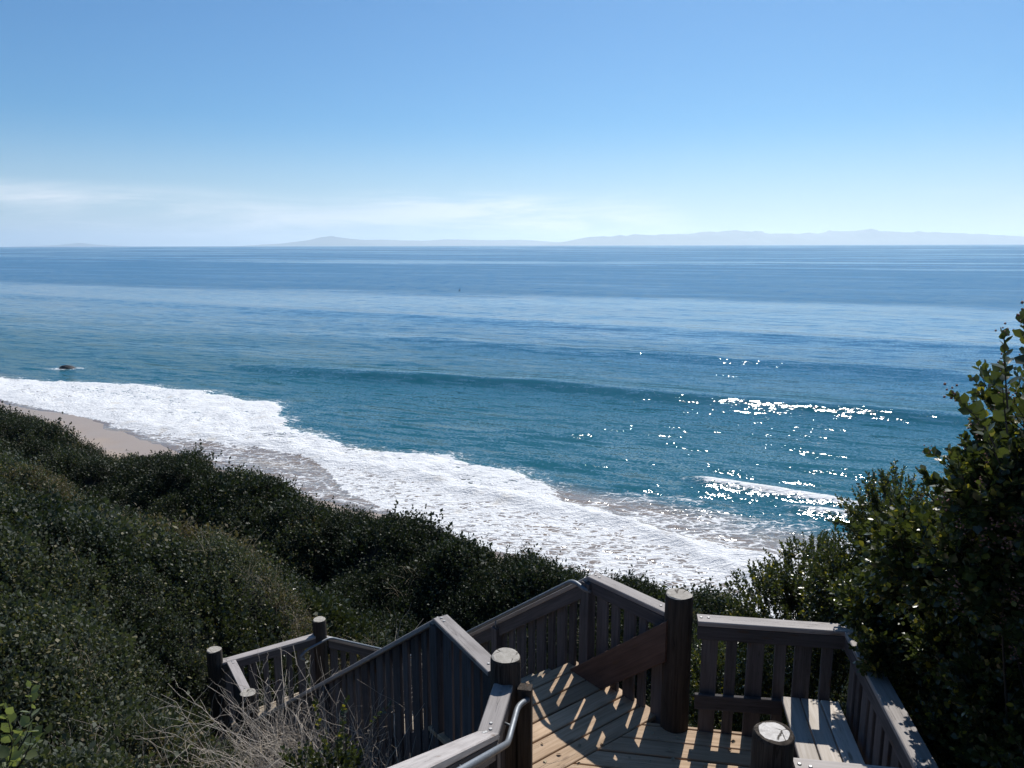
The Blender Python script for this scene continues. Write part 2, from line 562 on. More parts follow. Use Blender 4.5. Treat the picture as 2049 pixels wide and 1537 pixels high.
bmp = nt.n('ShaderNodeBump', Strength=nt.math('MULTIPLY_ADD', wm, -0.22, 0.25), Distance=0.05, Height=nt.math('ADD', nt.noise(tc, 2.5, 3.0), nt.math('MULTIPLY', nf, 0.3)))
rg = nt.math('MULTIPLY_ADD', wm, -0.58, 0.9)
out(nt, nt.n('ShaderNodeBsdfPrincipled', Base_Color=c, Roughness=rg, Normal=bmp))
tag(link('beach', me, m, smooth=True), 'wet tan sand beach below the bluff', kind='structure')

# ------------------------------------------------------------------ sea
az = np.radians(np.concatenate([np.arange(-78, -44, 1.0), np.arange(-44, 44, 0.22), np.arange(44, 78.01, 1.0)]))
rr = np.concatenate([np.arange(14, 60, 0.22), np.arange(60, 130, 0.45), 130 * 1.018 ** np.arange(0, 120)])
rr = np.concatenate([rr, rr[-1] * 1.07 ** np.arange(1, 70)])
rr = np.append(rr[rr < 58000], 58000.0)
RR, AZ = np.meshgrid(rr, az, indexing='ij')
sx, sy = RR * np.sin(AZ), RR * np.cos(AZ)
sp, sq = PQ(sx, sy)
near = np.clip((400 - RR) / 200, 0, 1)
ss_ = .384 * sx + .923 * sy           # towards deep water, across the swell
sa_ = .923 * sx - .384 * sy
crest = np.interp(sp, [-120, -74.8, -57.7, -39, -24.1, -4.6, 60], [50.5, 53.7, 57.0, 62.7, 64.5, 68.4, 76])
d1 = sq - crest
amp = 0.68 * sstep(sp, -95, -58)
h = amp * (np.where(d1 < 0, np.exp(-(d1 / 2.3) ** 2), np.exp(-(d1 / 4.2) ** 2)))
crest2 = np.interp(sp, [-140, -90.3, -53.5, -27.6, 40], [82, 84.0, 85.9, 90, 99])
d2 = sq - crest2
h = h + 0.55 * sstep(sp, -95, -70) * np.exp(-(d2 / 4.0) ** 2)
crest3 = 116 + (sp + 60) * 0.10
h = h + 0.40 * np.exp(-((sq - crest3) / 5.5) ** 2)
h = h + 0.22 * near * (fbm(sa_ * 0.03, ss_ * 0.13, 3, 21) - 0.5) * sstep(sq, 36, 60)
h = h + 0.12 * near * (fbm(sa_ * 0.12, ss_ * 0.5, 3, 22) - 0.5) * sstep(sq, 34, 46)
# surf: distances from the shore curves
qs = curve(sp, SEA_EDGE, 2.0, 31); qd = curve(sp, DENSE, 1.2, 32); qw = curve(sp, WASH, 0.7, 33); qe = curve(sp, EDGE, 1.2, 8)
brk = np.exp(-((sq - (42.0 + (sp + 16) * 0.06)) / 0.8) ** 2) * sstep(sp, -17.5, -14.5) * (0.55 + 0.6 * fbm(sp * 0.7, sq * 0.4, 3, 41))
brk2 = np.exp(-((sq - (40.2 + (sp + 10) * 0.15)) / 0.6) ** 2) * sstep(sp, -11.0, -8.0) * 0.8
foam = np.zeros_like(h)
core = sstep(sq, qd - 1.4, qd + 0.5) * (1 - sstep(sq, qs - 1.2, qs + 0.3))
lace = sstep(sq, qw - 0.15, qw + 0.05) * (1 - sstep(sq, qd - 0.5, qd + 1.2))
thin = sstep(sq, qe - 0.1, qe + 0.6) * (1 - sstep(sq, qw - 0.4, qw + 0.1))
lip = np.exp(-((sq - qw - 0.12) / 0.16) ** 2) * 0.22
lip_e = np.exp(-((sq - qe - 0.25) / 0.25) ** 2) * 0.12
patch = fbm(sp * 0.22, sq * 0.35, 3, 51)
foam = core * (0.76 + 0.40 * (patch - 0.4)) + lace * (0.62 + 0.22 * (patch - 0.5)) + thin * (0.36 + 0.25 * (patch - 0.5)) + lip + lip_e
trail = sstep(sp, -24, -14) * sstep(sq, qs - 1, qs + 0.5) * (1 - sstep(sq, 36.5, 41.0)) * (0.42 + 0.30 * (patch - 0.5))
tend = (1 - sstep(sq, qs - 0.5, qs + 3.0)) * sstep(sq, qs - 1.5, qs) * 0.30
foam = np.maximum(foam, np.maximum(trail, tend))
foam = np.maximum(foam, 0.85 * np.clip(brk + brk2, 0, 1))
foam = np.maximum(foam, 0.5 * np.exp(-(((sx + 51.9) / 2.6) ** 2 + ((sy - 86.2) / 1.2) ** 2)))
h = h + core * 0.16 + core * 0.46 * (fbm(sx * 0.9, sy * 0.9, 4, 61) - 0.35) + lace * 0.05 * fbm(sx * 1.4, sy * 1.4, 3, 62)
h = h + 0.30 * np.clip(brk + brk2, 0, 1)
roll = np.exp(-((sq - qd) / 0.55) ** 2) * sstep(sp, -42, -30)
h = h + roll * 0.22 * fbm(sp * 0.9, sq * 0.9, 3, 63)
foam = foam + roll * 0.10
h = h * np.clip((sq - qe + 0.4) / 2.5, 0, 1)
deep = sstep(sq, 44, 112)
sand = (1 - sstep(sq, 30 + 2.5 * sstep(sp, -26, -16), 40 + 2.0 * sstep(sp, -26, -16) + 3.5 * (fbm(sp * 0.1, sq * 0.15, 3, 71) - 0.5) * 2))
nr, na = RR.shape
idx = np.arange(nr * na).reshape(nr, na)
fs = np.stack([idx[:-1, :-1], idx[1:, :-1], idx[1:, 1:], idx[:-1, 1:]], -1).reshape(-1, 4)
qc = sq[:-1, :-1].reshape(-1)
fs = fs[qc > 19]
me = bpy.data.meshes.new('sea')
co = np.stack([sx, sy, h + 0.012], -1).reshape(-1, 3).astype(np.float32)
me.vertices.add(len(co)); me.vertices.foreach_set('co', co.reshape(-1))
me.loops.add(fs.size); me.loops.foreach_set('vertex_index', fs.reshape(-1).astype(np.int32))
me.polygons.add(len(fs)); me.polygons.foreach_set('loop_start', np.arange(0, fs.size, 4, dtype=np.int32))
me.update(calc_edges=True); me.validate()
for nm, arr in (('foam', foam), ('deep', deep), ('sand', sand)):
    a_ = me.attributes.new(nm, 'FLOAT', 'POINT')
    a_.data.foreach_set('value', np.clip(arr, 0, 1.2).reshape(-1).astype(np.float32))


SEA_K = (0.92, 0.80, 0.92)


def sea_material():
    m, nt = material('sea_water')
    pos = nt.n('ShaderNodeNewGeometry').outputs['Position']
    at = lambda n: nt.n('ShaderNodeAttribute', dict(attribute_name=n)).outputs['Fac']
    foam, deep, sand = at('foam'), at('deep'), at('sand')
    rot = nt.mapping(pos, (1, 1, 1), (0, 0, R(22.6)))           # x along the crests, y out to sea
    sep = nt.n('ShaderNodeSeparateXYZ', i0=rot)
    s = sep.outputs[1]
    warp = nt.math('MULTIPLY', nt.math('SUBTRACT', nt.noise(nt.mapping(rot, (0.012, 0.03, 1)), 1.0, 4.0, 0.6), 0.5), 60.0)
    sw = nt.math('ADD', s, warp)
    # ruffled and slick bands of the sea surface (log distance)
    lg = nt.math('LOGARITHM', nt.math('MAXIMUM', sw, 1.0), 10.0)
    ruff = nt.ramp(nt.math('DIVIDE', lg, 5.0), [(0.0, (1.0,) * 3), (0.35, (1.0,) * 3), (0.395, (0.62,) * 3), (0.43, (0.30,) * 3), (0.452, (0.28,) * 3), (0.464, (0.85,) * 3), (0.53, (0.85,) * 3), (0.6, (0.7,) * 3), (1.0, (0.75,) * 3)])
    streak = nt.noise(nt.mapping(nt.n('ShaderNodeCombineXYZ', X=nt.math('MULTIPLY', sep.outputs[0], 0.0006), Y=nt.math('MULTIPLY', lg, 9.0)), (1, 1, 1)), 2.2, 5.0, 0.65, 0.2)
    streak = nt.math('MULTIPLY', nt.step(streak, 0.50, 0.60), nt.step(lg, 2.62, 2.72))
    ruff = nt.mix(streak, nt.n('ShaderNodeSeparateColor', i0=ruff).outputs[0], 0.22, kind='FLOAT')
    patch = nt.noise(nt.mapping(rot, (0.01, 0.045, 1)), 1.0, 4.0, 0.6, 0.3)
    ruff = nt.math('MULTIPLY', ruff, nt.step(patch, 0.25, 0.75, 0.7, 1.2))
    def slope(sc, k, detail, seed):
        n_ = nt.n('ShaderNodeTexNoise', Vector=nt.mapping(rot, sc, loc=(seed, seed * 1.7, seed * 0.3)), Scale=1.0, Detail=detail, Roughness=0.6, Distortion=0.25)
        v_ = nt.n('ShaderNodeVectorMath', dict(operation='SUBTRACT'), i0=n_.outputs['Color'], i1=(0.5, 0.5, 0.5))
        return nt.n('ShaderNodeVectorMath', dict(operation='MULTIPLY'), i0=v_.outputs[0], i1=(k * 0.65, k, 0.0)).outputs[0]
    add = lambda a_, b_: nt.n('ShaderNodeVectorMath', dict(operation='ADD'), i0=a_, i1=b_).outputs[0]
    sl = add(add(slope((0.15, 0.85, 1), SEA_K[0], 3.0, 1.0), slope((0.50, 2.4, 1), SEA_K[1], 3.0, 4.0)), slope((4.2, 7.5, 1), SEA_K[2], 2.0, 9.0))
    sl = nt.n('ShaderNodeVectorMath', dict(operation='SCALE'), i0=sl)
    nt.put(sl, 'Scale', ruff)
    gn = nt.n('ShaderNodeNewGeometry').outputs['Normal']
    bmp = nt.n('ShaderNodeVectorMath', dict(operation='NORMALIZE'), i0=add(gn, sl.outputs[0]))
    body = nt.mix(deep, (0.009, 0.086, 0.116), (0.006, 0.094, 0.182))
    body = nt.mix(nt.step(lg, 1.95, 2.5), body, (0.004, 0.112, 0.250))
    silt = nt.noise(nt.mapping(rot, (0.12, 0.35, 1)), 1.0, 4.0, 0.6, 0.5)
    sd = nt.step(nt.math('ADD', sand, nt.math('MULTIPLY', nt.math('SUBTRACT', silt, 0.5), 0.9)), 0.30, 0.95)
    body = nt.mix(sd, body, (0.215, 0.175, 0.145))
    kelp = nt.math('MULTIPLY', nt.step(nt.noise(nt.mapping(rot, (0.02, 0.11, 1), loc=(3.1, 1.7, 0)), 1.0, 4.0, 0.6), 0.60, 0.75), nt.math('MULTIPLY', nt.step(s, 100, 125), nt.step(s, 215, 185)))
    body = nt.mix(nt.math('MULTIPLY', kelp, 0.55), body, (0.11, 0.075, 0.06))
    # Fresnel mirror over the water body; waves keep the glancing angle from closing right up
    inc = nt.n('ShaderNodeNewGeometry').outputs['Incoming']
    dot = nt.n('ShaderNodeVectorMath', dict(operation='DOT_PRODUCT'), i0=bmp.outputs[0], i1=inc).outputs['Value']
    cs = nt.math('MAXIMUM', dot, nt.step(ruff, 0.2, 0.9, 0.08, 0.20))
    fr = nt.math('MULTIPLY_ADD', nt.math('POWER', nt.math('SUBTRACT', 1.0, cs), 5.0), 0.98, 0.02)
    gl = nt.n('ShaderNodeBsdfGlossy', dict(distribution='BECKMANN'), Color=(1, 1, 1), Roughness=nt.step(lg, 1.75, 2.8, 0.12, 0.22), Normal=bmp)
    df = nt.n('ShaderNodeBsdfDiffuse', Color=body)
    water = nt.n('ShaderNodeMixShader', i0=fr, i1=df, i2=gl)
    # foam: density from the surf zones against a stretched lacy pattern
    fp = nt.mapping(pos, (0.50, 1.0, 1.0), (0, 0, R(8)))
    a = nt.noise(fp, 3.2, 6.0, 0.65, 0.6)
    b = nt.noise(fp, 0.5, 4.0, 0.6, 0.8)
    nv = nt.n('ShaderNodeTexNoise', Vector=fp, Scale=1.3, Detail=4.0)
    nvs = nt.n('ShaderNodeVectorMath', dict(operation='SCALE'), i0=nv.outputs['Color'])
    nt.put(nvs, 'Scale', 1.0)
    vw = nt.n('ShaderNodeVectorMath', dict(operation='ADD'), i0=fp, i1=nvs.outputs[0]).outputs[0]
    d1 = nt.n('ShaderNodeTexVoronoi', dict(feature='DISTANCE_TO_EDGE'), Vector=vw, Scale=1.9).outputs[0]
    d2 = nt.n('ShaderNodeTexVoronoi', dict(feature='DISTANCE_TO_EDGE'), Vector=vw, Scale=4.4).outputs[0]
    net = nt.math('MINIMUM', d1, nt.math('MULTIPLY_ADD', d2, 1.2, 0.03))
    wid = nt.ramp(foam, [(0.0, (0.0,) * 3), (0.2, (0.0,) * 3), (0.35, (0.035,) * 3), (0.55, (0.095,) * 3), (0.72, (0.21,) * 3), (1.0, (0.5,) * 3)])
    v = nt.math('SUBTRACT', nt.math('MULTIPLY_ADD', nt.math('SUBTRACT', nt.math('ADD', nt.math('MULTIPLY', a, 0.6), nt.math('MULTIPLY', b, 0.4)), 0.5), 0.50, wid), net)
    f = nt.math('MULTIPLY', nt.step(v, -0.03, 0.035), nt.step(foam, 0.10, 0.26))
    fb = nt.n('ShaderNodeBump', Strength=1.0, Distance=0.24, Height=nt.math('ADD', a, nt.math('MULTIPLY', nt.noise(pos, 7.0, 3.0, 0.6), 0.35)))
    fc = nt.mix(nt.step(nt.noise(pos, 0.8, 4.0, 0.6), 0.55, 0.8), (0.80, 0.81, 0.82), (0.68, 0.645, 0.585))
    fo = nt.n('ShaderNodeBsdfPrincipled', Base_Color=fc, Roughness=0.7, Normal=fb)
    out(nt, nt.n('ShaderNodeMixShader', i0=f, i1=water, i2=fo))
    return m


tag(link('sea', me, sea_material(), smooth=True), 'blue green ocean with surf running up the beach', kind='structure')


# rock awash off the beach
def rock():
    import bmesh
    bm = bmesh.new()
    bmesh.ops.create_icosphere(bm, subdivisions=4, radius=1.0)
    for v in bm.verts:
        c = v.co
        k = 0.75 + 0.6 * float(fbm(np.array([c.x * 1.7 + 5]), np.array([c.y * 1.7 + c.z * 2.3]), 4, 3)[0])
        v.co = Vector((c.x * 0.92 * k + 0.12 * c.z, c.y * 0.55 * k, max(c.z, -0.4) * 0.36 * k * (1.0 - 0.35 * c.x)))
    me = bpy.data.meshes.new('rock')
    bm.to_mesh(me); bm.free()
    o = link('rock', me, M['rock'], Matrix.Translation((-51.9, 86.4, -0.02)))
    tag(o, 'small black rock awash in the water off the beach', 'rock')


rock()


# ------------------------------------------------------------------ islands on the horizon
def island(pts, dist, label, depth, seed):
    xs = np.array([a for a, b in pts], float); ys = np.array([b for a, b in pts], float)
    pxs = np.linspace(xs[0], xs[-1], int((xs[-1] - xs[0]) / 2.5))
    e = (491 + 2.5 - (pxs / 2049) * 5 - np.interp(pxs, xs, ys)) / 1500 * 0.97
    ang = np.arctan((pxs - 1024.5) / 1500 / math.cos(PITCH))
    X0 = dist * np.tan(ang)
    e = np.clip(e, 0, 1) * np.sqrt(dist ** 2 + X0 ** 2)
    rows = 26
    V, Fc = [], []
    cx = X0.mean()
    for i in range(rows):
        t = i / (rows - 1) * 2 - 1
        dd = t * depth
        ridge = max(0.0, 1 - abs(t)) ** 0.75
        for k in range(len(pxs)):
            n = float(e[k])
            V.append((X0[k], dist + dd, n * ridge))
    V = np.array(V)
    nz = fbm(V[:, 0] / 900, V[:, 1] / 900, 5, seed)
    tt = np.abs((V[:, 1] - dist) / depth)
    V[:, 2] = V[:, 2] * (1 + (nz - 0.5) * 1.5 * np.clip(tt * 3, 0, 1) * (1 - 0.2 * tt)) - 2
    n = len(pxs)
    idx = np.arange(rows * n).reshape(rows, n)
    fs = np.stack([idx[:-1, :-1], idx[:-1, 1:], idx[1:, 1:], idx[1:, :-1]], -1).reshape(-1, 4)
    me = mesh('island', V - np.array([cx, dist, 0]), fs)
    tag(link('island', me, M['island'], Matrix.Translation((cx, dist, 0)), smooth=True), label, 'island', 'islands on the horizon')


island([(1080, 489), (1130, 482), (1160, 476), (1200, 471), (1215, 472), (1230, 469), (1245, 471), (1262, 467), (1280, 469), (1300, 470), (1345, 466), (1365, 467), (1390, 463.5), (1420, 464.5), (1435, 461), (1455, 459.5), (1480, 463), (1520, 467), (1575, 468), (1600, 466), (1625, 469), (1660, 464), (1695, 462), (1712, 460), (1735, 464.5), (1780, 466), (1850, 468), (1910, 470), (1960, 473.5), (2049, 477), (2150, 482), (2260, 488)], 38000, 'long hazy island with a jagged ridge right of centre on the horizon', 3500, 5)
island([(500, 492), (540, 489.5), (580, 487), (630, 482), (650, 476), (660, 474), (675, 473), (690, 474), (705, 476), (740, 479), (800, 480), (850, 481), (900, 478), (950, 479), (1000, 480), (1040, 479), (1075, 481), (1110, 484), (1140, 489)], 43000, 'low pale island with a single hump left of centre on the horizon', 3000, 15)
island([(90, 492.5), (140, 490.5), (165, 488.5), (190, 486.5), (215, 489), (260, 492)], 47000, 'faintest tiny island at the far left of the horizon', 2000, 25)

# ------------------------------------------------------------------ wooden stairway: posts
def log_post(p, ztop, zbot, r, label, white=False, seed=0):
    root = empty('log_post', xyz(p, zbot), label, 'post', 'round log posts of the stairway')
    rnd = random.Random(seed)
    sides = 28
    Lh = ztop - zbot
    levels = [0, .15, .3, .5, .7, .85, 1 - .03 / Lh, 1 - .012 / Lh, 1.0]
    ph = [rnd.uniform(0, 6.28) for _ in range(4)]
    vs, fs = [], []
    for i, l in enumerate(levels):
        rr_ = r * (1.03 - 0.05 * l)
        if i == len(levels) - 2: rr_ *= 0.985
        if i == len(levels) - 1: rr_ *= 0.93
        for k in range(sides):
            t = 2 * math.pi * k / sides
            q = rr_ * (1 + .018 * math.sin(2 * t + ph[0]) + .012 * math.sin(5 * t + ph[1]) + .008 * math.sin(9 * t + ph[2] + l * 2))
            vs.append((l * Lh + (.006 * math.sin(2 * t + ph[3]) if l == 1.0 else 0), q * math.cos(t), q * math.sin(t)))
    for i in range(len(levels) - 1):
        for k in range(sides):
            k2 = (k + 1) % sides
            fs.append((i * sides + k, i * sides + k2, (i + 1) * sides + k2, (i + 1) * sides + k))
    rotm = Matrix(((0, 0, 1), (0, 1, 0), (-1, 0, 0))).transposed().to_4x4()   # local X -> world Z
    mw = Matrix.Translation(xyz(p, zbot)) @ Matrix.Rotation(-math.pi / 2, 4, 'Y')
    link('shaft', mesh('shaft', vs, fs), M['log'], mw, root, smooth=True)
    top = [v for v in vs[-sides:]]
    tv = [(v[0] - 0.0, v[1], v[2]) for v in top]
    kk = 0.80 if white else 0.9
    inner = [(Lh + .004 + rnd.uniform(-.002, .002), v[1] * kk * (1 + rnd.uniform(-.05, .03)), v[2] * kk * (1 + rnd.uniform(-.05, .03))) for v in top]
    allv = tv + inner + [(Lh + .005, 0, 0)]
    f2 = [(k, (k + 1) % sides, sides + (k + 1) % sides, sides + k) for k in range(sides)]
    f3 = [(sides + k, sides + (k + 1) % sides, 2 * sides) for k in range(sides)]
    me = mesh('cut_top', allv, f2 + f3)
    me.materials.append(M['log'] if white else M['end']); me.materials.append(M['end_white'] if white else M['end'])
    me.polygons.foreach_set('material_index', [0] * len(f2) + [1] * len(f3))
    link('cut_top', me, None, mw, root)
    return root


log_post(A, EYE - 2.90, DECK - 0.5, .113, 'round log post where the upper stairs meet the descending flight, nearest left', seed=1)
log_post(B, EYE - 2.88, DECK - 0.9, .116, 'round log post in the middle of the landing with the brown plank beside it', seed=2)
log_post(Fp, EYE - 2.86, DECK - 0.5, .123, 'round log post with bleached white top at the bottom edge of the view', True, seed=3)
log_post(Cp, EYE - 6.27, DECK2 - 1.2, .115, 'far round log post at the back corner of the lower landing', seed=4)
log_post(Dp, EYE - 6.30, DECK2 - 1.0, .118, 'leftmost round log post of the lower landing', seed=5)
log_post(Ep, EYE - 6.50, DECK2 - 1.0, .120, 'shortest round log post at the near corner of the lower landing', seed=6)


# ------------------------------------------------------------------ railings
def bolt_mesh():
    return tube_mesh('bolt', [(0, 0, -0.004), (0, 0, 0.003), (0, 0, 0.0055)], [.0125, .0125, .009], 10)


BOLT = bolt_mesh()
BOLT.materials.append(M['bolt'])


def railing(label, segs, inner, bolts=True, start_narrow=False, gap=.075, group='slatted railings of the stairway', apron=True, posts=(), slat_drop=.12):
    """segs: list of (p0, p1, captop0, captop1, base0, base1); inner: unit vector towards the walkway."""
    o0 = segs[0]
    root = empty('railing', xyz(o0[0], o0[4]), label, 'railing', group)
    inner = Vector(inner)
    for si, (p0, p1, c0, c1, b0, b1) in enumerate(segs):
        p0, p1 = Vector(p0), Vector(p1)
        d = (p1 - p0).normalized(); L = (p1 - p0).length
        sl = (c1 - c0) / L
        upn = Vector((-sl * d.x, -sl * d.y, 1)).normalized()
        th = .042
        vt = th / upn.z
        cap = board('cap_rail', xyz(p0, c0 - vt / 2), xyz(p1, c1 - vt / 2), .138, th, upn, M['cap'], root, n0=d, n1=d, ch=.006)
        if bolts:
            for e, s in ((0.06, 1), (L - 0.06, 1)):
                for off in (-.03, .03):
                    pos = p0 + d * (e + (off if s else 0)) + inner * random.uniform(-.012, .012)
                    z = c0 + sl * (pos - p0).dot(d)
                    link('bolt', BOLT, None, Matrix.Translation(xyz(pos, z + .001)), cap)
        if apron:
            off = inner * .043
            za = vt + .062 / upn.z
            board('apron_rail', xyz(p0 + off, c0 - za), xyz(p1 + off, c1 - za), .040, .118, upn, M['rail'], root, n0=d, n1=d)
        x = gap * 0.55
        narrow = start_narrow
        while True:
            wdt = .088 if narrow else .132
            if x + wdt > L - .01:
                break
            m_ = x + wdt / 2 + random.uniform(-.006, .006)
            pt = p0 + d * m_
            tz = c0 + sl * m_ - vt - .002
            bz = b0 + (b1 - b0) * m_ / L - slat_drop
            nn = Vector((-sl * d.x, -sl * d.y, 1))
            skew = d * random.uniform(-.007, .007) + inner * random.uniform(-.004, .004)
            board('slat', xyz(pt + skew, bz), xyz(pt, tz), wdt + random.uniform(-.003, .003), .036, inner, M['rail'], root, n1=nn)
            x += wdt + gap * random.uniform(.85, 1.15)
            narrow = not narrow
    for pp, zt, zb in posts:
        board('square_post', xyz(pp, zb), xyz(pp, zt), .10, .10, inner, M['rail'], root)
    return root


def pt_on(p, d, t):
    return Vector(p) + Vector(d) * t


c1 = DECK + CAP
# landing, sea side right (behind the bench)
dAB = (G - Vector((1.545, 5.80, 0))).normalized()
railing('level railing across the back of the landing, between middle post and bench corner', [(Vector((1.545, 5.80, 0)), G, c1, c1, DECK, DECK)], -V_, start_narrow=False, gap=.080)
railing('level railing running beside the bench at the right, half hidden by the leafy shrub', [(G - V_ * .07 + U * .0, Hc + V_ * .07, c1, c1, DECK, DECK)], -U, gap=.06)
railing('short level railing at the bottom right behind the white topped post', [(Fp + U * .13, Hc + U * .05, c1, c1, DECK, DECK)], V_, gap=.06)
# upper stairs, both sides (rise towards the camera)
up = 3.4
bl = A - V_ * .64
railing('left railing of the upper stairs, bending level to meet the near left post',
        [(A - V_ * .10, bl, c1, c1, DECK, DECK), (bl, bl - V_ * up, c1, c1 + .60 * up, DECK, DECK + .60 * up)], U, gap=.045,
        posts=[(bl + U * .02, c1 - .05, DECK - .1)])
br = Fp - V_ * .10
railing('right railing of the upper stairs climbing away from the white topped post',
        [(br, br - V_ * 2.6, c1 - .02, c1 + .60 * 2.6, DECK, DECK + .60 * 2.6)], -U, gap=.045)
# flight to the beach
lo = SLOPE1 * RUN1
railing('far railing of the lower flight with the peaked cap, behind the brown plank',
        [(B + W * .10, PK1, c1, c1, DECK, DECK), (PK1, PK1 + W * RUN1, c1, c1 - lo, DECK, DECK - lo)], -N_, gap=.056,
        posts=[(PK1 - N_ * .05, c1 - .06, DECK - .4), (PK1 + W * 1.45 - N_ * .05, c1 - 1.45 * SLOPE1 - .08, DECK - 1.45 * SLOPE1 - .4)], slat_drop=.2)
railing('near railing of the lower flight with the peaked cap, beside the dead twigs',
        [(A + W * .12, PK2, c1, c1, DECK, DECK), (PK2, PK2 + W * RUN1, c1, c1 - lo, DECK, DECK - lo)], N_, gap=.060,
        posts=[(PK2 - N_ * .03, c1 - .06, DECK - .8), (PK2 + W * 2.4 - N_ * .03, c1 - 2.4 * SLOPE1 - .08, DECK - 2.4 * SLOPE1 - .8)], slat_drop=.35)
# lower landing
c2 = DECK2 + CAP + .05
dDE = (Dp - Ep).normalized(); dDC = (Cp - Dp).normalized()
corner = Dp + N_ * .22 - W * .10
railing('short railing of the lower landing between its two left posts', [(Ep + dDE * .10 + N_ * .02, corner, c2, c2, DECK2, DECK2)], N_, gap=.04, start_narrow=True, slat_drop=.3)
railing('end railing of the lower landing, from leftmost post to far post', [(Dp + dDC * .08, Cp - dDC * .10, c2, c2, DECK2, DECK2)], -W, gap=.085, slat_drop=.15)
f2 = Cp + N_ * .12
railing('sloping railing going down behind the far post of the lower landing', [(f2, f2 + N_ * 3.0, c2 - .10, c2 - .10 - 1.75, DECK2, DECK2 - 1.75)], -W, gap=.07)

# ------------------------------------------------------------------ decks
def clip_poly(poly, n, c):
    """keep the part of a convex 2-D polygon where n.p <= c"""
    res = []
    for i in range(len(poly)):
        a, b = poly[i], poly[(i + 1) % len(poly)]
        da, db = n[0] * a[0] + n[1] * a[1] - c, n[0] * b[0] + n[1] * b[1] - c
        if da <= 0: res.append(a)
        if (da < 0 < db) or (db < 0 < da):
            t = da / (da - db)
            res.append((a[0] + (b[0] - a[0]) * t, a[1] + (b[1] - a[1]) * t))
    return res


def plank_deck(root, origin, ex, ey, x0, x1, y0, y1, ztop, mat, wid=.182, gap=.016, clips=(), thick=.038):
    origin, ex, ey = Vector(origin), Vector(ex), Vector(ey)
    y = y0
    while y < y1 - .02:
        yy = min(y + wid, y1)
        quad = [(x0, y), (x1, y), (x1, yy), (x0, yy)]
        pw = [tuple((origin + ex * a + ey * b)[:2]) for a, b in quad]
        for n, c in clips:
            pw = clip_poly(pw, n, c)
            if len(pw) < 3: break
        if len(pw) >= 3:
            cx = sum(a for a, b in pw) / len(pw); cy = sum(b for a, b in pw) / len(pw)
            loc = [((a - cx) * ex.x + (b - cy) * ex.y, (a - cx) * ey.x + (b - cy) * ey.y) for a, b in pw]
            dz = random.uniform(-.003, .003)
            k = len(loc)
            ch = .005

            def inset(q):
                r_ = math.hypot(*q) or 1
                return (q[0] - math.copysign(min(ch, abs(q[0])), q[0]), q[1] - math.copysign(min(ch, abs(q[1])), q[1]))
            vsb = [(a, b, -thick) for a, b in loc] + [(a, b, -ch) for a, b in loc] + [(*inset(q), 0) for q in loc]
            fsb = [tuple(range(k - 1, -1, -1))]
            for l in (0, 1):
                fsb += [(l * k + i, l * k + (i + 1) % k, (l + 1) * k + (i + 1) % k, (l + 1) * k + i) for i in range(k)]
            fsb.append(tuple(range(2 * k, 3 * k)))
            ez = Vector((0, 0, 1))
            mw = Matrix((ex, ey, ez)).transposed().to_4x4()
            if ex.cross(ey).z < 0:
                fsb = [tuple(reversed(f)) for f in fsb]
            mw.translation = (cx, cy, ztop + dz)
            link('deck_board', mesh('deck_board', vsb, fsb), mat, mw, root)
        y += wid + gap + random.uniform(-.002, .003)


deck = empty('landing', xyz((B + A) / 2, DECK), 'sunlit tan plank landing with the slat shadows at the foot of the upper stairs', 'landing')
TB = 3.95
plank_deck(deck, W * TB, N_, W, 3.02, 4.74, 0.0, 1.12, DECK, M['deck'])
wn = (W.x, W.y)
plank_deck(deck, A, U, V_, -.06, 2.72, -.66, 1.16, DECK, M['deck'], clips=[(wn, TB - .012)])
for a, b in ((A - V_ * .6 + U * .1, A + V_ * .9 + U * .1), (A - V_ * .6 + U * 1.3, A + V_ * 1.0 + U * 1.3), (A - V_ * .6 + U * 2.5, A + V_ * 1.05 + U * 2.5)):
    board('joist', xyz(a, DECK - .16), xyz(b, DECK - .16), .05, .22, (0, 0, 1), M['rail'], deck)
board('rim_joist', xyz(W * (TB + 1.10) + N_ * 3.06, DECK - .15), xyz(W * (TB + 1.10) + N_ * 4.70, DECK - .15), .045, .20, (0, 0, 1), M['rail'], deck)

deck2 = empty('landing', xyz((Cp + Ep) / 2, DECK2), 'lower plank landing with thin stripes of sun among the scrub', 'landing')
e0 = PK2 + W * (RUN1 + .0)
plank_deck(deck2, e0, N_, W, .02, 1.66, .0, 1.62, DECK2, M['tread'])
for s_ in (.1, 1.55):
    board('joist', xyz(e0 + N_ * s_ + W * .05, DECK2 - .16), xyz(e0 + N_ * s_ + W * 1.55, DECK2 - .16), .05, .22, (0, 0, 1), M['rail'], deck2)


def flight(label, origin, across, down, width, ztop, slope, run, n, mat):
    root = empty('stair_flight', xyz(origin, ztop), label, 'stairs', 'flights of the wooden stairway')
    rise, going = slope * run / n, run / n
    for i in range(1, n):
        o = origin + down * (going * (i - .5))
        z = ztop - rise * i
        board('tread', xyz(o + across * .05, z - .02), xyz(o + across * (width - .05), z - .02), going + .02, .04, (0, 0, 1), mat, root)
    for s_ in (.03, width - .03):
        a = origin + across * s_
        board('stringer', xyz(a, ztop - .22), xyz(a + down * run, ztop - .22 - slope * run), .05, .30, (0, 0, 1), M['rail'], root, n0=down, n1=down)
    return root


flight('flight of wooden steps dropping between the two peaked railings to the lower landing', W * (TB + 1.12) + N_ * 3.10, N_, W, 1.58, DECK, .70, 4.93, 19, M['tread'])
flight('uppermost wooden steps rising from the landing towards the viewer', bl - V_ * .02 + U * .04, U, -V_, 1.66, DECK, -.60, 4.6, 16, M['tread'])
flight('last flight of wooden steps leaving the lower landing towards the beach', e0 + N_ * 1.70 + W * .08, W, N_, 1.35, DECK2, .62, 3.4, 11, M['tread'])

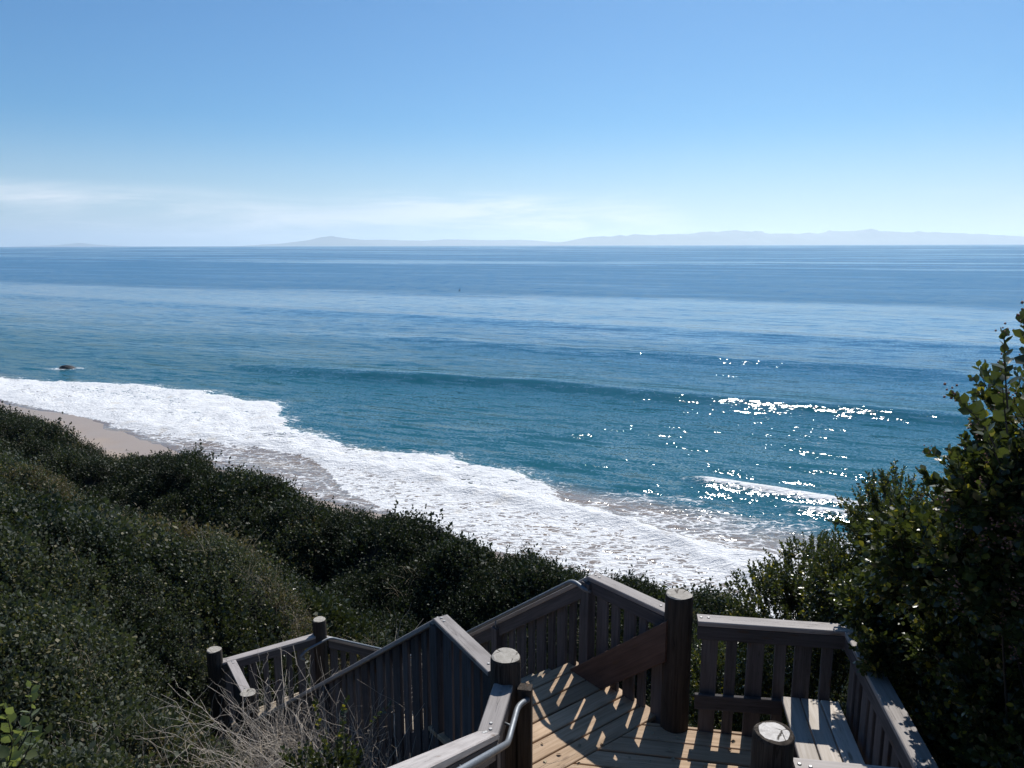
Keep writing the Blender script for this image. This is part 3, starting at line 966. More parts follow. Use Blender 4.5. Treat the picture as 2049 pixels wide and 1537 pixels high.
# short dark post by the near left log, carrying the handrail end
stub = board('stub_post', xyz(A + U * .150 - V_ * .06, DECK - .2), xyz(A + U * .150 - V_ * .06, c1 - .03), .085, .10, U, M['log'], None)
tag(stub, 'short square dark post against the near left log post', 'post')

# leaning brown plank
pa, pb = B + W * .02 - N_ * .112, PK1 - W * .03 - N_ * .085
za, zb_ = c1 - .215, DECK + .008
dpl = (xyz(pb, zb_) - xyz(pa, za))
plank = board('plank', xyz(pa, za), xyz(pb, zb_) , .042, .285, Vector((0, 0, 1)), M['brown'], None, n0=W, n1=Vector((0, 0, 1)))
tag(plank, 'broad reddish brown plank leaning down from the middle log post to the deck', 'plank')

# ledger board and bench
ledger = board('ledger_board', xyz(Vector((1.545, 5.80, 0)) - V_ * .062 + U * .0, DECK + .315), xyz(G - V_ * .062 - U * .52, DECK + .315), .040, .135, (0, 0, 1), M['rail'], None)
tag(ledger, 'dark horizontal board across the slats at the end of the bench', 'board')
bench = empty('bench', xyz(G - U * .3 - V_ * .9, DECK), 'silvery weathered plank bench along the right railing of the landing', 'bench')
for i in range(3):
    s_ = .135 + i * .153
    board('seat_plank', xyz(G - V_ * .05 - U * s_, DECK + .385), xyz(G - V_ * 1.62 - U * (s_ + .008 * i), DECK + .385), .143, .04, (0, 0, 1), M['bench'], bench)
for t_ in (.25, 1.4):
    board('leg', xyz(G - V_ * t_ - U * .40, DECK), xyz(G - V_ * t_ - U * .40, DECK + .36), .09, .09, U, M['rail'], bench)
    board('leg', xyz(G - V_ * t_ - U * .12, DECK), xyz(G - V_ * t_ - U * .12, DECK + .36), .09, .09, U, M['rail'], bench)
    board('bearer', xyz(G - V_ * (t_ + .07) - U * .08, DECK + .32), xyz(G - V_ * (t_ + .07) - U * .48, DECK + .32), .04, .09, (0, 0, 1), M['rail'], bench)


# ------------------------------------------------------------------ metal handrails
def handrail(path, label, brackets=(), rad=.021):
    root = empty('handrail', Vector(path[0]), label, 'handrail', 'metal pipe handrails')
    me = tube_mesh('pipe', rounded(path, .07, 6), rad, 12)
    link('pipe', me, M['pipe'], None, root, smooth=True)
    for a, b in brackets:
        a, b = Vector(a), Vector(b)
        me = tube_mesh('bracket', rounded([a, Vector((a.x, a.y, (a.z + b.z) / 2 - .03)), b], .03, 4), .009, 8)
        link('bracket', me, M['pipe'], None, root, smooth=True)
    return root


ho = .125
zr = -.06
s0 = bl + U * ho
pp = [xyz(A + U * .175 - V_ * .10, c1 - .10), xyz(A + U * ho - V_ * .22, c1 + zr - .02), xyz(s0 + V_ * .02, c1 + zr - .02), xyz(s0 - V_ * 3.3, c1 + zr + .60 * 3.3)]
handrail(pp, 'metal pipe handrail along the left railing of the upper stairs',
         [(xyz(s0 + V_ * .25, c1 + zr - .03), xyz(bl + V_ * .25 + U * .06, c1 - .10)), (xyz(s0 - V_ * 1.0, c1 + zr + .58), xyz(bl - V_ * 1.0 + U * .06, c1 + .52))])
s1 = Fp - U * ho - V_ * .10
handrail([xyz(Fp - U * .085 + V_ * .01, c1 - .10), xyz(s1 + V_ * .03 - U * .04, c1 - .06), xyz(s1 - V_ * .20 - U * .02, c1 - .03), xyz(s1 - V_ * 2.4, c1 + .60 * 2.2)],
         'bent end of a metal pipe handrail at the white topped post')
s2 = PK1 - N_ * .105
handrail([xyz(PK1 - N_ * .06 - W * .05, c1 - .14), xyz(s2 - W * .02, c1 - .12), xyz(s2 + W * .16, c1 - .09), xyz(s2 + W * RUN1, c1 - .09 - SLOPE1 * (RUN1 - .13))],
         'metal pipe handrail on top of the far railing of the lower flight',
         [(xyz(s2 + W * 1.4, c1 - .10 - SLOPE1 * 1.27), xyz(PK1 + W * 1.4 - N_ * .05, c1 - .18 - SLOPE1 * 1.3))])
s3 = f2 - W * .11
handrail([xyz(Cp - N_ * .35 - W * .14, c2 - .30), xyz(Cp - N_ * .45 - W * .16, c2 - .22), xyz(Cp - N_ * .30 - W * .16, c2 - .12), xyz(s3 + N_ * .0 - W * .02, c2 - .06), xyz(s3 + N_ * 3.0, c2 - .06 - 1.75)],
         'metal pipe handrail with a curled end at the far post of the lower landing')


# ------------------------------------------------------------------ foliage
LEAF_V = np.array([(0, 0, 0), (-.30, .28, .05), (.30, .28, .05), (-.36, .62, .04), (.36, .62, .04), (0, 1.0, -.03), (0, .30, -.02), (0, .64, -.035)])
LEAF_F = [(0, 6, 1), (0, 2, 6), (1, 6, 7), (1, 7, 3), (6, 2, 4), (6, 4, 7), (3, 7, 5), (7, 4, 5)]
LEAF_FA = np.array(LEAF_F)
QUAD_V = np.array([(0, 0, 0), (-.34, .5, .06), (.34, .5, .06), (0, 1.0, 0)])
QUAD_F = np.array([(0, 2, 1), (1, 2, 3)])


def unit(a):
    return a / np.maximum(np.linalg.norm(a, axis=-1, keepdims=True), 1e-9)


def leaf_frames(dirs, rg):
    y = unit(dirs)
    r = unit(rg.normal(size=y.shape) + np.array([0, 0, 1.0]))
    x = unit(np.cross(y, r))
    z = np.cross(x, y)
    return x, y, z


def bake(orig, dirs, size, rg, V=LEAF_V, Fc=LEAF_FA):
    x, y, z = leaf_frames(dirs, rg)
    P = orig[:, None] + size[:, None, None] * (V[None, :, 0:1] * x[:, None] + V[None, :, 1:2] * y[:, None] + V[None, :, 2:3] * z[:, None])
    F_ = Fc[None] + (np.arange(len(orig)) * len(V))[:, None, None]
    return P.reshape(-1, 3), F_.reshape(-1, 3), (x, y, z)


def fastmesh(name, co, tris):
    me = bpy.data.meshes.new(name)
    co = np.asarray(co, np.float32); tris = np.asarray(tris, np.int32)
    me.vertices.add(len(co)); me.vertices.foreach_set('co', co.reshape(-1))
    me.loops.add(tris.size); me.loops.foreach_set('vertex_index', tris.reshape(-1))
    me.polygons.add(len(tris)); me.polygons.foreach_set('loop_start', np.arange(0, tris.size, 3, dtype=np.int32))
    me.update(calc_edges=True)
    return me


def tubes(paths, r0, r1, sides=4):
    """many thin twigs: paths (n, k, 3) -> verts, tris"""
    paths = np.asarray(paths)
    n, k, _ = paths.shape
    d = unit(np.gradient(paths, axis=1))
    ref = np.array([0.31, 0.87, 0.38])
    a = unit(np.cross(d, ref)); b = np.cross(d, a)
    rad = np.linspace(r0, r1, k)[None, :, None] if np.isscalar(r0) else (r0[:, None] + (r1 - r0)[:, None] * np.linspace(0, 1, k)[None])[..., None]
    ring = []
    for s in range(sides):
        t = 2 * math.pi * s / sides
        ring.append(paths + rad * (a * math.cos(t) + b * math.sin(t)))
    Vv = np.stack(ring, 2)          # n,k,sides,3
    base = (np.arange(n) * k * sides)[:, None, None]
    i = np.arange(k - 1)[None, :, None] * sides
    s = np.arange(sides)[None, None, :]
    s2 = (s + 1) % sides
    q0, q1, q2, q3 = base + i + s, base + i + s2, base + i + sides + s2, base + i + sides + s
    T = np.concatenate([np.stack([q0, q1, q2], -1).reshape(-1, 3), np.stack([q0, q2, q3], -1).reshape(-1, 3)])
    return Vv.reshape(-1, 3), T


EYEV = np.array([0, 0, EYE])
FWD = np.array([0, math.cos(PITCH), -math.sin(PITCH)]); DWN = np.array([0, -math.sin(PITCH), -math.cos(PITCH)])


def in_view(P):
    d = P - EYEV
    zc = d @ FWD
    return (zc > .3) & (np.abs(d[:, 0]) < .70 * zc) & (np.abs(d @ DWN) < .53 * zc), zc


def make_leaf_mesh():
    return fastmesh('leaf', LEAF_V, LEAF_FA)


LEAF_ME = make_leaf_mesh(); LEAF_ME.materials.append(M['leaf_near'])
M['leaf_pale'] = leafmat('sunlit_pale_leaf', (0.085, 0.105, 0.050), (0.17, 0.19, 0.095), (0.30, 0.26, 0.05), 0.15, 0.38, 0.4, 0.4)  # sunlit brightness of the corner sprig put into its leaf colour
LEAF_PALE = make_leaf_mesh(); LEAF_PALE.materials.append(M['leaf_pale'])


def bud_mesh():
    rg = np.random.default_rng(3)
    co, tr = [], []
    for i in range(11):
        c = rg.normal(size=3) * np.array([.009, .009, .016]) + np.array([0, 0, .014])
        r = rg.uniform(.0035, .006)
        o = np.array([(1, 0, 0), (-1, 0, 0), (0, 1, 0), (0, -1, 0), (0, 0, 1), (0, 0, -1)]) * r + c
        f = np.array([(0, 2, 4), (2, 1, 4), (1, 3, 4), (3, 0, 4), (2, 0, 5), (1, 2, 5), (3, 1, 5), (0, 3, 5)]) + 6 * i
        co.append(o); tr.append(f)
    return fastmesh('flower_cluster', np.concatenate(co), np.concatenate(tr))


BUD = bud_mesh(); BUD.materials.append(M['bud'])


def shrub(label, group, base, lobes, per_area, leaf, nbig, seed, nbuds=0, leaves_per=(15, 24), lean=(0, 0, 0.35), name='shrub', twig_len=.30, shoots=(), pale=False):
    rg = np.random.default_rng(seed)
    root = empty(name, base, label, 'shrub', group)
    base = np.array(base)
    O, Dr, Sz, tw, stems, tips = [], [], [], [], [], []

    def add_twig(b0, tip, L):
        d = unit((tip - b0)[None])[0]
        start = tip - d * L
        side = unit(rg.normal(size=3)[None])[0] * L * .10
        k = 6
        t = np.linspace(0, 1, k)[:, None]
        path = start + (tip - start) * t + side * np.sin(t * math.pi) + np.array([0, 0, .04]) * (t ** 2 - t) * L * 4
        tw.append(path)
        nl = rg.integers(*leaves_per)
        ts = np.linspace(.12, 1.0, nl) ** .85
        pts = start + (tip - start) * ts[:, None] + side * np.sin(ts[:, None] * math.pi)
        ang = np.arange(nl) * 2.4 + rg.uniform(0, 6.28)
        a = unit(np.cross(d, rg.normal(size=3))[None])[0]; b_ = np.cross(d, a)
        rad = a * np.cos(ang)[:, None] + b_ * np.sin(ang)[:, None]
        dd = d * (.45 + .7 * ts[:, None] ** 2) + rad * .85 + rg.normal(size=(nl, 3)) * .22 + np.array([0, 0, .10])
        O.append(pts); Dr.append(dd); Sz.append(leaf * rg.uniform(.62, 1.12, nl) * (1 - .35 * ts ** 3))
        tips.append((tip, d))
    for (cx, cy, cz, r, sq) in lobes:
        c = np.array([cx, cy, EYE + cz])
        nt_ = int(per_area * 4 * math.pi * r * r)
        u_ = unit(rg.normal(size=(nt_ * 2, 3)))
        toward = unit((EYEV - c)[None])[0]
        keepm = (u_ @ toward > -.55) | (u_[:, 2] > .2)
        u_ = u_[keepm][:nt_]
        for un in u_:
            bump = 1 + .28 * (float(fbm(np.array([un[0] * 2.6 + cx * 3]), np.array([un[1] * 2.6 + un[2] * 2.1]), 2, seed)[0]) - .5) * 2
            rad = r * bump * rg.choice([1.0, .93, .82, .68], p=[.42, .26, .2, .12])
            tip = c + un * rad * np.array([1, 1, sq])
            b0 = c + un * rad * .2 + rg.normal(size=3) * r * .10 - np.array(lean) * r
            add_twig(b0, tip, twig_len * rg.uniform(.7, 1.25))
        for j in range(int(5 * r) if r > .5 else 0):
            un = unit(rg.normal(size=3)[None])[0] * r * .65
            k = np.linspace(0, 1, 7)[:, None]
            b0 = base + rg.normal(size=3) * np.array([.12, .12, 0])
            stems.append(b0 + (c + un - b0) * k + rg.normal(size=3) * .12 * np.sin(k * math.pi))
    for (x, y, z, dx, dy, dz, L) in shoots:
        tip = np.array([x, y, EYE + z]); d = unit(np.array([[dx, dy, dz]]))[0]
        add_twig(tip - d * L * 2, tip, L)
    O, Dr, Sz = np.concatenate(O), np.concatenate(Dr), np.concatenate(Sz)
    vis, zc = in_view(O)
    score = np.where(vis, Sz / np.maximum(zc, .1), 0)
    # the outermost ones towards the viewer count as largest
    big = np.argsort(-score)[:nbig]
    rest = np.ones(len(O), bool); rest[big] = False
    co, tr, _ = bake(O[rest], Dr[rest], Sz[rest], rg)
    fo = link('foliage', fastmesh('foliage', co, tr), M['leaf_pale' if pale else 'leaf_near'], None, root, smooth=False)
    fo['kind'] = 'stuff'
    x, y, z = leaf_frames(Dr[big], rg)
    for i, b in enumerate(big):
        s = float(Sz[b])
        mw = Matrix((Vector(x[i]) * s, Vector(y[i]) * s, Vector(z[i]) * s)).transposed().to_4x4()
        mw.translation = Vector(O[b])
        link('leaf', LEAF_PALE if pale else LEAF_ME, None, mw, root)
    v1, t1 = tubes(tw, .0035, .0014, 4)
    link('twigs', fastmesh('twigs', v1, t1), M['stem'], None, root)['kind'] = 'stuff'
    if stems:
        v2, t2 = tubes(stems, .010, .004, 6)
        link('branches', fastmesh('branches', v2, t2), M['stem'], None, root)
    if nbuds:
        T = np.array([t for t, d in tips])
        vis, zc = in_view(T)
        cand = np.where(vis)[0]
        cand = cand[np.argsort(zc[cand] + rg.uniform(0, 2.5, len(cand)))][:nbuds]
        for i in cand:
            tip, d = tips[i]
            q = Vector(d).to_track_quat('Z', 'Y').to_matrix().to_4x4()
            s = rg.uniform(.8, 1.5)
            mw = Matrix.Translation(Vector(tip)) @ q @ Matrix.Scale(s, 4)
            link('flower_cluster', BUD, None, mw, root)
    return root


shrub('big glossy leaved shrub with pinkish buds overhanging the railing at the right', 'leafy shrubs around the stairway', (3.3, 4.2, EYE - 4.6),
      [(3.02, 3.75, -1.55, .72, 1.0), (2.70, 3.38, -.98, .54, 1.05), (3.38, 5.35, -2.55, .62, 1.0), (3.30, 3.2, -2.6, .62, 1.0), (3.52, 4.4, -2.6, .68, 1.0), (3.35, 4.6, -1.9, .62, .9),
       (3.25, 3.55, -3.3, .62, 1.1), (3.35, 4.7, -3.4, .62, 1.1), (3.45, 5.7, -3.3, .62, 1.1), (3.1, 2.75, -2.2, .5, 1.0), (3.3, 2.7, -3.1, .6, 1.0), (2.92, 5.80, -2.88, .28, 1.0), (2.98, 5.25, -2.78, .38, 1.0), (3.5, 5.95, -2.7, .5, 1.0), (2.30, 3.45, -1.15, .28, 1.0), (2.36, 3.6, -1.55, .30, 1.0), (2.38, 4.1, -1.75, .34, 1.0), (2.62, 4.6, -2.1, .34, 1.0), (2.95, 4.1, -2.55, .36, 1.0), (2.86, 4.55, -2.62, .26, 1.0), (3.05, 3.75, -2.2, .40, 1.0), (2.74, 5.28, -2.68, .27, 1.0), (2.70, 5.02, -2.88, .23, 1.0), (2.98, 3.55, -2.78, .42, 1.0), (3.12, 4.0, -3.0, .46, 1.1), (3.02, 4.45, -3.2, .38, 1.2), (3.0, 3.5, -3.6, .5, 1.2), (3.6, 3.9, -2.2, .7, 1.0)],
      84, .062, 300, 21, nbuds=70, shoots=[(1.98, 3.0, -.36, -.1, .1, 1, .30), (2.12, 3.0, -.38, .0, .1, 1, .3), (1.83, 3.05, -.62, -.6, .1, .7, .28), (2.05, 3.1, -.5, -.2, 0, 1, .3), (1.86, 2.72, -.27, -.3, 0, 1, .22), (2.28, 3.0, -.25, .2, 0, 1, .3), (2.08, 3.3, -.75, -.5, 0, .8, .3)])
shrub('smaller dark leafy shrub behind the back railing, in front of the surf', 'leafy shrubs around the stairway', (3.1, 7.2, EYE - 6.3),
      [(2.85, 7.25, -3.95, .72, 1.0), (3.7, 6.7, -3.15, .80, 1.0), (2.3, 7.7, -4.9, .62, .9), (3.25, 7.6, -3.6, .55, 1.0), (3.5, 6.5, -2.5, .52, 1.0), (3.05, 6.45, -3.1, .42, 1.0), (2.7, 7.1, -5.0, .7, 1.0), (3.6, 6.9, -4.5, .8, 1.0)],
      84, .044, 120, 22, nbuds=14, shoots=[(2.45, 7.3, -3.22, -.25, 0, 1, .34), (2.72, 7.3, -3.22, .05, 0, 1, .34), (3.05, 7.2, -2.92, 0, 0, 1, .34), (2.25, 7.4, -3.62, -.6, 0, .8, .32), (2.58, 7.2, -3.4, -.1, 0, 1, .3)])
shrub('bright green leafy shrub growing through the dead twigs beside the near railing', 'leafy shrubs around the stairway', (-1.3, 5.5, EYE - 6.2),
      [(-1.50, 5.60, -4.34, .30, 1.2), (-1.08, 5.20, -4.36, .26, 1.0), (-1.85, 5.75, -4.55, .28, 1.0), (-1.42, 5.0, -4.35, .30, .9)],
      62, .050, 150, 23, shoots=[(-1.72, 5.9, -3.85, -.1, 0, 1, .35), (-1.42, 5.9, -3.85, .2, 0, 1, .35), (-1.05, 5.8, -3.85, .7, 0, .8, .35), (-1.55, 5.6, -3.98, 0, 0, 1, .3)])
shrub('sprig with large pale leaves in the bottom left corner', 'leafy shrubs around the stairway', (-2.3, 2.9, EYE - 3.6),
      [(-2.28, 2.85, -2.25, .24, 1.2)], 60, .062, 120, 24, leaves_per=(9, 14), pale=True, shoots=[(-1.98, 2.8, -1.78, .3, 0, 1, .3), (-2.02, 2.85, -1.95, .4, 0, .8, .3), (-2.1, 2.8, -1.86, .1, 0, 1, .3)])


# dead twig tangle beside the near railing
def dry_shrub(label, spots, n, height, seed, spread=.5):
    rg = np.random.default_rng(seed)
    paths = []
    r0 = []
    for i in range(n):
        cx, cy, zt = spots[rg.integers(len(spots))]
        bx, by = cx + rg.normal() * spread * .7, cy + rg.normal() * spread * .7
        zb = float(canopy(np.array([bx]), np.array([by]))[0]) - .1
        H = (EYE + zt - zb) * rg.uniform(.45, 1.05)
        dirv = rg.normal(size=2) * .38
        k = 9
        t = np.linspace(0, 1, k)
        start = np.array([bx, by, zb])
        wob = np.cumsum(rg.normal(size=(k, 3)) * .035, axis=0)
        P = start + np.stack([dirv[0] * t ** 1.4 * H, dirv[1] * t ** 1.4 * H, H * (t - .16 * t ** 3)], 1) + wob
        paths.append(P); r0.append(rg.uniform(.003, .0065))
        for b in range(rg.integers(3, 7)):
            j = rg.integers(3, k - 1)
            L = rg.uniform(.15, .55)
            dv = unit((rg.normal(size=3) * .9 + np.array([0, 0, .35]) + (P[j] - P[j - 1]) * 5)[None])[0]
            cur = rg.normal(size=3) * .5
            tt = np.linspace(0, 1, k)[:, None]
            Q = P[j] + dv * L * tt + cur * L * tt ** 2 * .6 + np.cumsum(rg.normal(size=(k, 3)) * .010, axis=0)
            paths.append(Q); r0.append(rg.uniform(.0018, .0035))
    r0 = np.array(r0)
    v, t = tubes(np.array(paths), r0, r0 * .35, 4)
    o = link('dead_shrub', fastmesh('dead_shrub', v, t), M['twig'])
    return tag(o, label, 'shrub', 'dead twiggy shrubs by the lower flight')


def off(t, s):
    p = PK2 + W * t - N_ * s
    return (p.x, p.y)


dry_shrub('grey tangle of bare dead twigs rising against the near railing of the lower flight',
          [(*off(t_, s_), z_) for t_, s_, z_ in ((.0, .30, -3.6), (.35, .35, -3.7), (-.2, .40, -3.75), (1.0, .42, -4.0), (1.6, .5, -4.15), (2.2, .5, -4.4), (2.7, .5, -4.65), (3.1, .6, -5.0), (2.0, .9, -4.5), (1.2, .9, -4.4), (.5, .5, -4.0), (.7, .8, -4.3))], 380, 1, 31, .34)
dry_shrub('low mat of bare dead twigs at the foot of the lower landing posts',
          [(*off(t_, s_), z_) for t_, s_, z_ in ((4.3, 1.1, -7.0), (4.7, 1.2, -7.2), (3.8, 1.2, -6.6), (4.3, 1.8, -6.7), (3.5, 1.9, -6.2), (4.9, 1.7, -7.0), (4.0, 2.4, -6.2))], 300, 1, 32, .5)

# ------------------------------------------------------------------ scrub covering the hillside
lib = bpy.data.collections.new('sprig_library')


def sprig(nm, mat, seed, nstem, nleaf, hgt, leaf, spreadv):
    rg = np.random.default_rng(seed)
    O, D, S = [], [], []
    for s in range(nstem):
        top = np.array([rg.normal() * spreadv, rg.normal() * spreadv, hgt * rg.uniform(.7, 1.1)])
        b0 = np.array([rg.normal() * .03, rg.normal() * .03, -.05])
        ts = np.linspace(.25, 1, nleaf)
        pts = b0 + (top - b0) * ts[:, None]
        ang = np.arange(nleaf) * 2.4 + rg.uniform(0, 6)
        d = np.stack([np.cos(ang), np.sin(ang), .35 + .9 * ts ** 2], 1) + rg.normal(size=(nleaf, 3)) * .25
        O.append(pts); D.append(d); S.append(leaf * rg.uniform(.7, 1.2, nleaf))
    co, tr, _ = bake(np.concatenate(O), np.concatenate(D), np.concatenate(S), rg, QUAD_V, QUAD_F)
    me = fastmesh('sprig', co, tr)
    me.materials.append(mat)
    return bpy.data.objects.new(nm, me)


def library(nm, mat, seed, leaf, hgt, nstem=4, nleaf=9, spreadv=.07, n=4):
    c = bpy.data.collections.new(nm)
    for i in range(n):
        c.objects.link(sprig(f'{nm}_sprig', mat, seed + i, nstem, nleaf, hgt, leaf, spreadv))
    return c


LIBS = {'dark': library('dark_scrub', M['leaf_dark'], 100, .044, .27), 'olive': library('olive_scrub', M['leaf_olive'], 200, .042, .25),
        'broad': library('broad_scrub', M['leaf_broad'], 400, .062, .30, 3, 9, .08),
        'dry': library('dry_scrub', M['leaf_dry'], 300, .038, .24)}


def scatter(name, pts, rot, scl, idx, coll, label):
    me = bpy.data.meshes.new(name)
    me.vertices.add(len(pts)); me.vertices.foreach_set('co', pts.astype(np.float32).reshape(-1))
    a = me.attributes.new('rot', 'FLOAT_VECTOR', 'POINT'); a.data.foreach_set('vector', rot.astype(np.float32).reshape(-1))
    a = me.attributes.new('scl', 'FLOAT', 'POINT'); a.data.foreach_set('value', scl.astype(np.float32))
    a = me.attributes.new('idx', 'INT', 'POINT'); a.data.foreach_set('value', idx.astype(np.int32))
    me.update()
    o = bpy.data.objects.new(name, me)
    col.objects.link(o)
    ng = bpy.data.node_groups.new(name, 'GeometryNodeTree')
    ng.interface.new_socket('Geometry', in_out='INPUT', socket_type='NodeSocketGeometry')
    ng.interface.new_socket('Geometry', in_out='OUTPUT', socket_type='NodeSocketGeometry')
    gi, go = ng.nodes.new('NodeGroupInput'), ng.nodes.new('NodeGroupOutput')
    ip = ng.nodes.new('GeometryNodeInstanceOnPoints')
    ci = ng.nodes.new('GeometryNodeCollectionInfo')
    ci.inputs['Collection'].default_value = coll
    ci.inputs['Separate Children'].default_value = True
    ci.inputs['Reset Children'].default_value = True
    ip.inputs['Pick Instance'].default_value = True

    def attr(nm, ty):
        n = ng.nodes.new('GeometryNodeInputNamedAttribute')
        n.data_type = ty
        n.inputs['Name'].default_value = nm
        return n.outputs['Attribute']
    ng.links.new(gi.outputs[0], ip.inputs['Points'])
    ng.links.new(ci.outputs[0], ip.inputs['Instance'])
    ng.links.new(attr('idx', 'INT'), ip.inputs['Instance Index'])
    ng.links.new(attr('rot', 'FLOAT_VECTOR'), ip.inputs['Rotation'])
    ng.links.new(attr('scl', 'FLOAT'), ip.inputs['Scale'])
    ng.links.new(ip.outputs[0], go.inputs[0])
    md = o.modifiers.new('scatter', 'NODES')
    md.node_group = ng
    return tag(o, label, 'scrub', kind='stuff')


def scrub_points():
    rg = np.random.default_rng(5)
    P = []
    for (y0, y1, dens) in ((1.5, 7, 220), (7, 12, 200), (12, 20, 150), (20, 30, 100), (30, 48, 60)):
        x0, x1 = -.82 * y1 - 2, .82 * y1 + 2
        n = int((x1 - x0) * (y1 - y0) * dens)
        P.append(np.stack([rg.uniform(x0, x1, n), rg.uniform(y0, y1, n)], 1))
    P = np.concatenate(P)
    x, y = P[:, 0], P[:, 1]
    p, q = PQ(x, y)
    ok = (np.abs(x) < .80 * y + 1.5) & (q < 18.6)
    t, n_ = x * W.x + y * W.y, x * N_.x + y * N_.y
    u, v = (x - A.x) * U.x + (y - A.y) * U.y, (x - A.x) * V_.x + (y - A.y) * V_.y
    land1 = (u > -.08) & (u < 2.75) & (v > -5.2) & (v < 1.2) & (t < 5.2)
    stair = (n_ > 3.02) & (n_ < 4.76) & (t > 3.8) & (t < 11.9)
    f2z = (n_ > 4.6) & (n_ < 8.0) & (t > 10.0) & (t < 11.7)
    ok &= ~(land1 | stair | f2z)
    x, y, p, q = x[ok], y[ok], p[ok], q[ok]
    z = canopy(x, y)
    return x, y, z, p, q


x, y, z, p, q = scrub_points()
rg = np.random.default_rng(6)
dist = np.sqrt(x * x + y * y)
# gaps in the cover
gapn = fbm(x * .9, y * .9, 3, 77)
mnd, who = mounds(x, y, 1.9, 4, True)
ok = rg.uniform(size=len(x)) < np.clip(sstep(gapn, .14, .34) * (.06 + .94 * sstep(mnd, .10, .5)), 0, 1)
x, y, z, p, q, dist, gapn, who, mnd = [a[ok] for a in (x, y, z, p, q, dist, gapn, who, mnd)]
n = len(x)
e = .06
sxn = (canopy(x + e, y) - canopy(x - e, y)) / (2 * e); syn = (canopy(x, y + e) - canopy(x, y - e)) / (2 * e)
rot = np.stack([np.clip(syn, -1, 1) * .35 + rg.normal(size=n) * .28, -np.clip(sxn, -1, 1) * .35 + rg.normal(size=n) * .28, rg.uniform(0, 6.28, n)], 1)
tall = (who * 13.7 % 1) > .62
scl = rg.uniform(.70, 1.25, n) * np.where(tall, 1.25, .95) * (.72 + .028 * np.clip(dist, 4, 26)) * (1 + .6 * (rg.uniform(size=n) < .035))
pts = np.stack([x, y, z - .20 + rg.uniform(-.04, .06, n)], 1)
kind_n = fbm(x * .28, y * .28, 3, 88) * .6 + who * .42 + rg.normal(size=n) * .05
lightz = (1 - sstep(q, 8.0, 10.5)) * (p < -6)          # the nearer slope carries the greyer, yellower bushes
dryv = fbm(x * .5 + 40, y * .5, 3, 99) * .75 + .30 * np.abs(who * 7.3 % 1) + .10 * lightz + .22 * np.exp(-((q - 9.0) / 1.3) ** 2) * (p < -5)
sel_dry = dryv + rg.normal(size=n) * .08 > .87
lowleft = (1 - sstep(q, 4.0, 6.0)) * (p < -4)
sel_olive = (~sel_dry) & (kind_n + .30 * lightz + .25 * lowleft - .12 > .50)
sel_broad = (~sel_dry) & ((who * 29.3 % 1) > .80) & (dist < 17)
sel_olive &= ~sel_broad
sel_dark = ~(sel_dry | sel_olive | sel_broad)
for key, sel, lab in (('dark', sel_dark, 'dark green scrub thickly covering the bluff'), ('olive', sel_olive, 'olive green scrub on the nearer slope'), ('broad', sel_broad, 'broader leaved glossy bushes dotted through the nearer scrub'), ('dry', sel_dry, 'brownish dry scrub in patches along the crest')):
    scatter({'dark': 'dark_scrub', 'olive': 'olive_scrub', 'broad': 'broad_scrub', 'dry': 'dry_scrub'}[key], pts[sel], rot[sel], scl[sel], rg.integers(0, 4, sel.sum()), LIBS[key], lab)


# dry grass blades along the crest of the nearer slope
def dry_grass():
    rg = np.random.default_rng(9)
    paths = []
    for i in range(80):
        pp_ = rg.uniform(-21, -7); qq_ = (9.0 + rg.normal() * .9) if i < 50 else rg.uniform(4, 15)
        cx, cy = .8223 * pp_ + .5716 * qq_, -.5716 * pp_ + .8223 * qq_
        cz = float(canopy(np.array([cx]), np.array([cy]))[0]) - .1
        for b in range(rg.integers(4, 14)):
            d = rg.normal(size=2) * .28
            H = rg.uniform(.3, .75)
            t = np.linspace(0, 1, 6)
            paths.append(np.array([cx, cy, cz]) + np.append(rg.normal(size=2) * .08, 0) + np.stack([d[0] * t ** 2, d[1] * t ** 2, H * (t - .25 * t ** 3)], 1))
    v, t = tubes(np.array(paths), .004, .0015, 3)
    tag(link('dry_grass', fastmesh('dry_grass', v, t), M['straw']), 'pale dry grass stalks along the crest of the slope', 'grass', kind='stuff')


dry_grass()


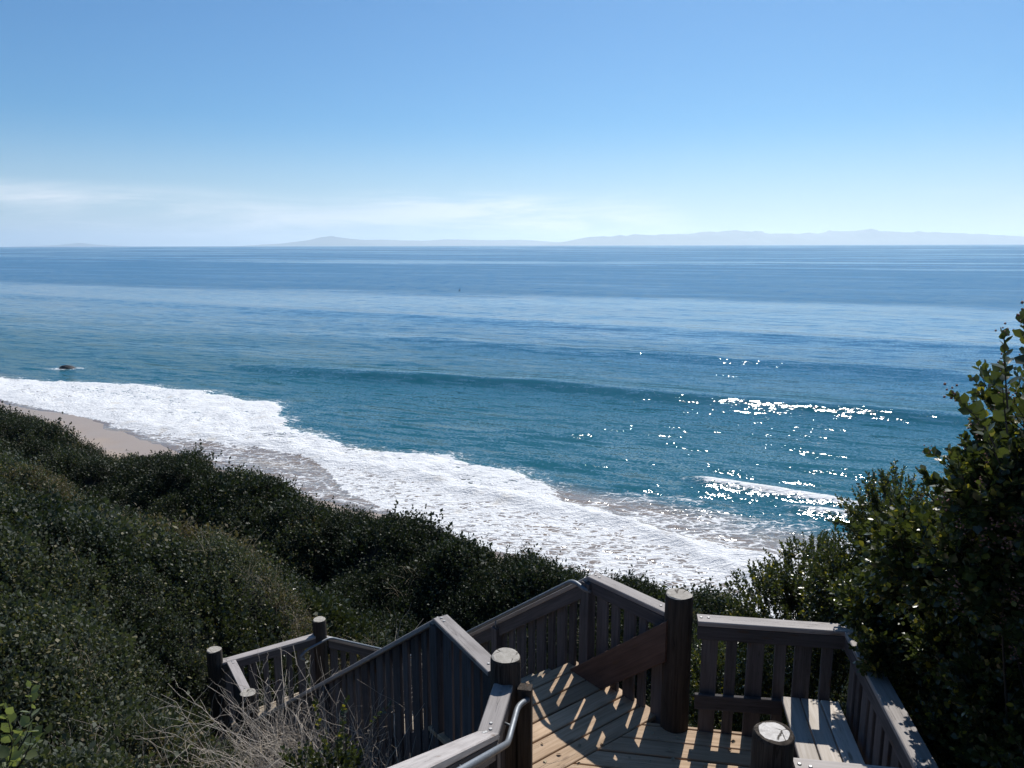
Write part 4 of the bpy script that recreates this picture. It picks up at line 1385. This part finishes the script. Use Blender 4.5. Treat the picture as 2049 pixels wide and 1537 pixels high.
# a gull-like bird low over the sea
def bird():
    d = 300.0
    loc = Vector((-13.9, 200, 2.1))
    root = empty('bird', loc, 'tiny dark bird flying low over the water', 'bird')
    body = tube_mesh('body', [(-.45, 0, -.02), (-.2, 0, 0), (.1, 0, .02), (.35, 0, .05), (.5, 0, .05)], [.02, .12, .15, .08, .02], 8)
    link('body', body, M['bird'], Matrix.Translation(loc) @ Matrix.Scale(.55, 4), root, smooth=True)
    for s, dz in ((1, 1.3), (-1, .55)):
        vs = [(-.15, 0, 0), (.2, 0, 0), (.32, s * .45, dz * .6), (.0, s * .45, dz * .55), (.2, s * .85, dz), (.05, s * .85, dz * .98)]
        vs = vs + [(a, b, c - .04) for a, b, c in vs]
        fs = [(0, 1, 2, 3), (3, 2, 4, 5), (9, 8, 7, 6), (11, 10, 8, 9), (0, 6, 7, 1), (1, 7, 8, 2), (2, 8, 10, 4), (4, 10, 11, 5), (5, 11, 9, 3), (3, 9, 6, 0)]
        link('wing', mesh('wing', vs, fs), M['bird'], Matrix.Translation(loc) @ Matrix.Scale(.55, 4), root)


bird()

# fallen leaves on the landing
def litter():
    rg = np.random.default_rng(14)
    uu, vv = rg.uniform(.15, 2.5, 90), rg.uniform(-.5, 1.0, 90)
    P = np.array([A.x, A.y, 0]) + uu[:, None] * np.array(U) + vv[:, None] * np.array(V_)
    P[:, 2] = DECK + .006
    ok = (P[:, 0] * W.x + P[:, 1] * W.y) < 4.9
    P = P[ok]
    d = np.stack([rg.normal(size=len(P)), rg.normal(size=len(P)), rg.uniform(-.02, .12, len(P))], 1)
    co, tr, _ = bake(P, d, rg.uniform(.02, .05, len(P)), rg)
    co[:, 2] = np.maximum(co[:, 2], DECK + .005)
    tag(link('fallen_leaves', fastmesh('fallen_leaves', co, tr), M['straw']), 'dry leaves fallen on the landing boards', 'leaves', kind='stuff')


litter()

# ------------------------------------------------------------------ haze over the sea
import bmesh
bm = bmesh.new()
bmesh.ops.create_cube(bm, size=1.0)
me = bpy.data.meshes.new('haze')
bm.to_mesh(me); bm.free()
m = bpy.data.materials.new('haze_air'); m.use_nodes = True
nt = NT(m.node_tree)
pv = nt.n('ShaderNodeVolumePrincipled', Color=(0.77, 0.90, 0.98), Density=3.1e-5, Anisotropy=0.5)
o = nt.n('ShaderNodeOutputMaterial'); nt.put(o, 'Volume', pv)
hz = link('haze', me, m, Matrix.Translation((0, 20000, 450)) @ Matrix.Diagonal((140000, 90000, 940, 1)))
tag(hz, 'thin pale sea haze', 'haze', kind='stuff')
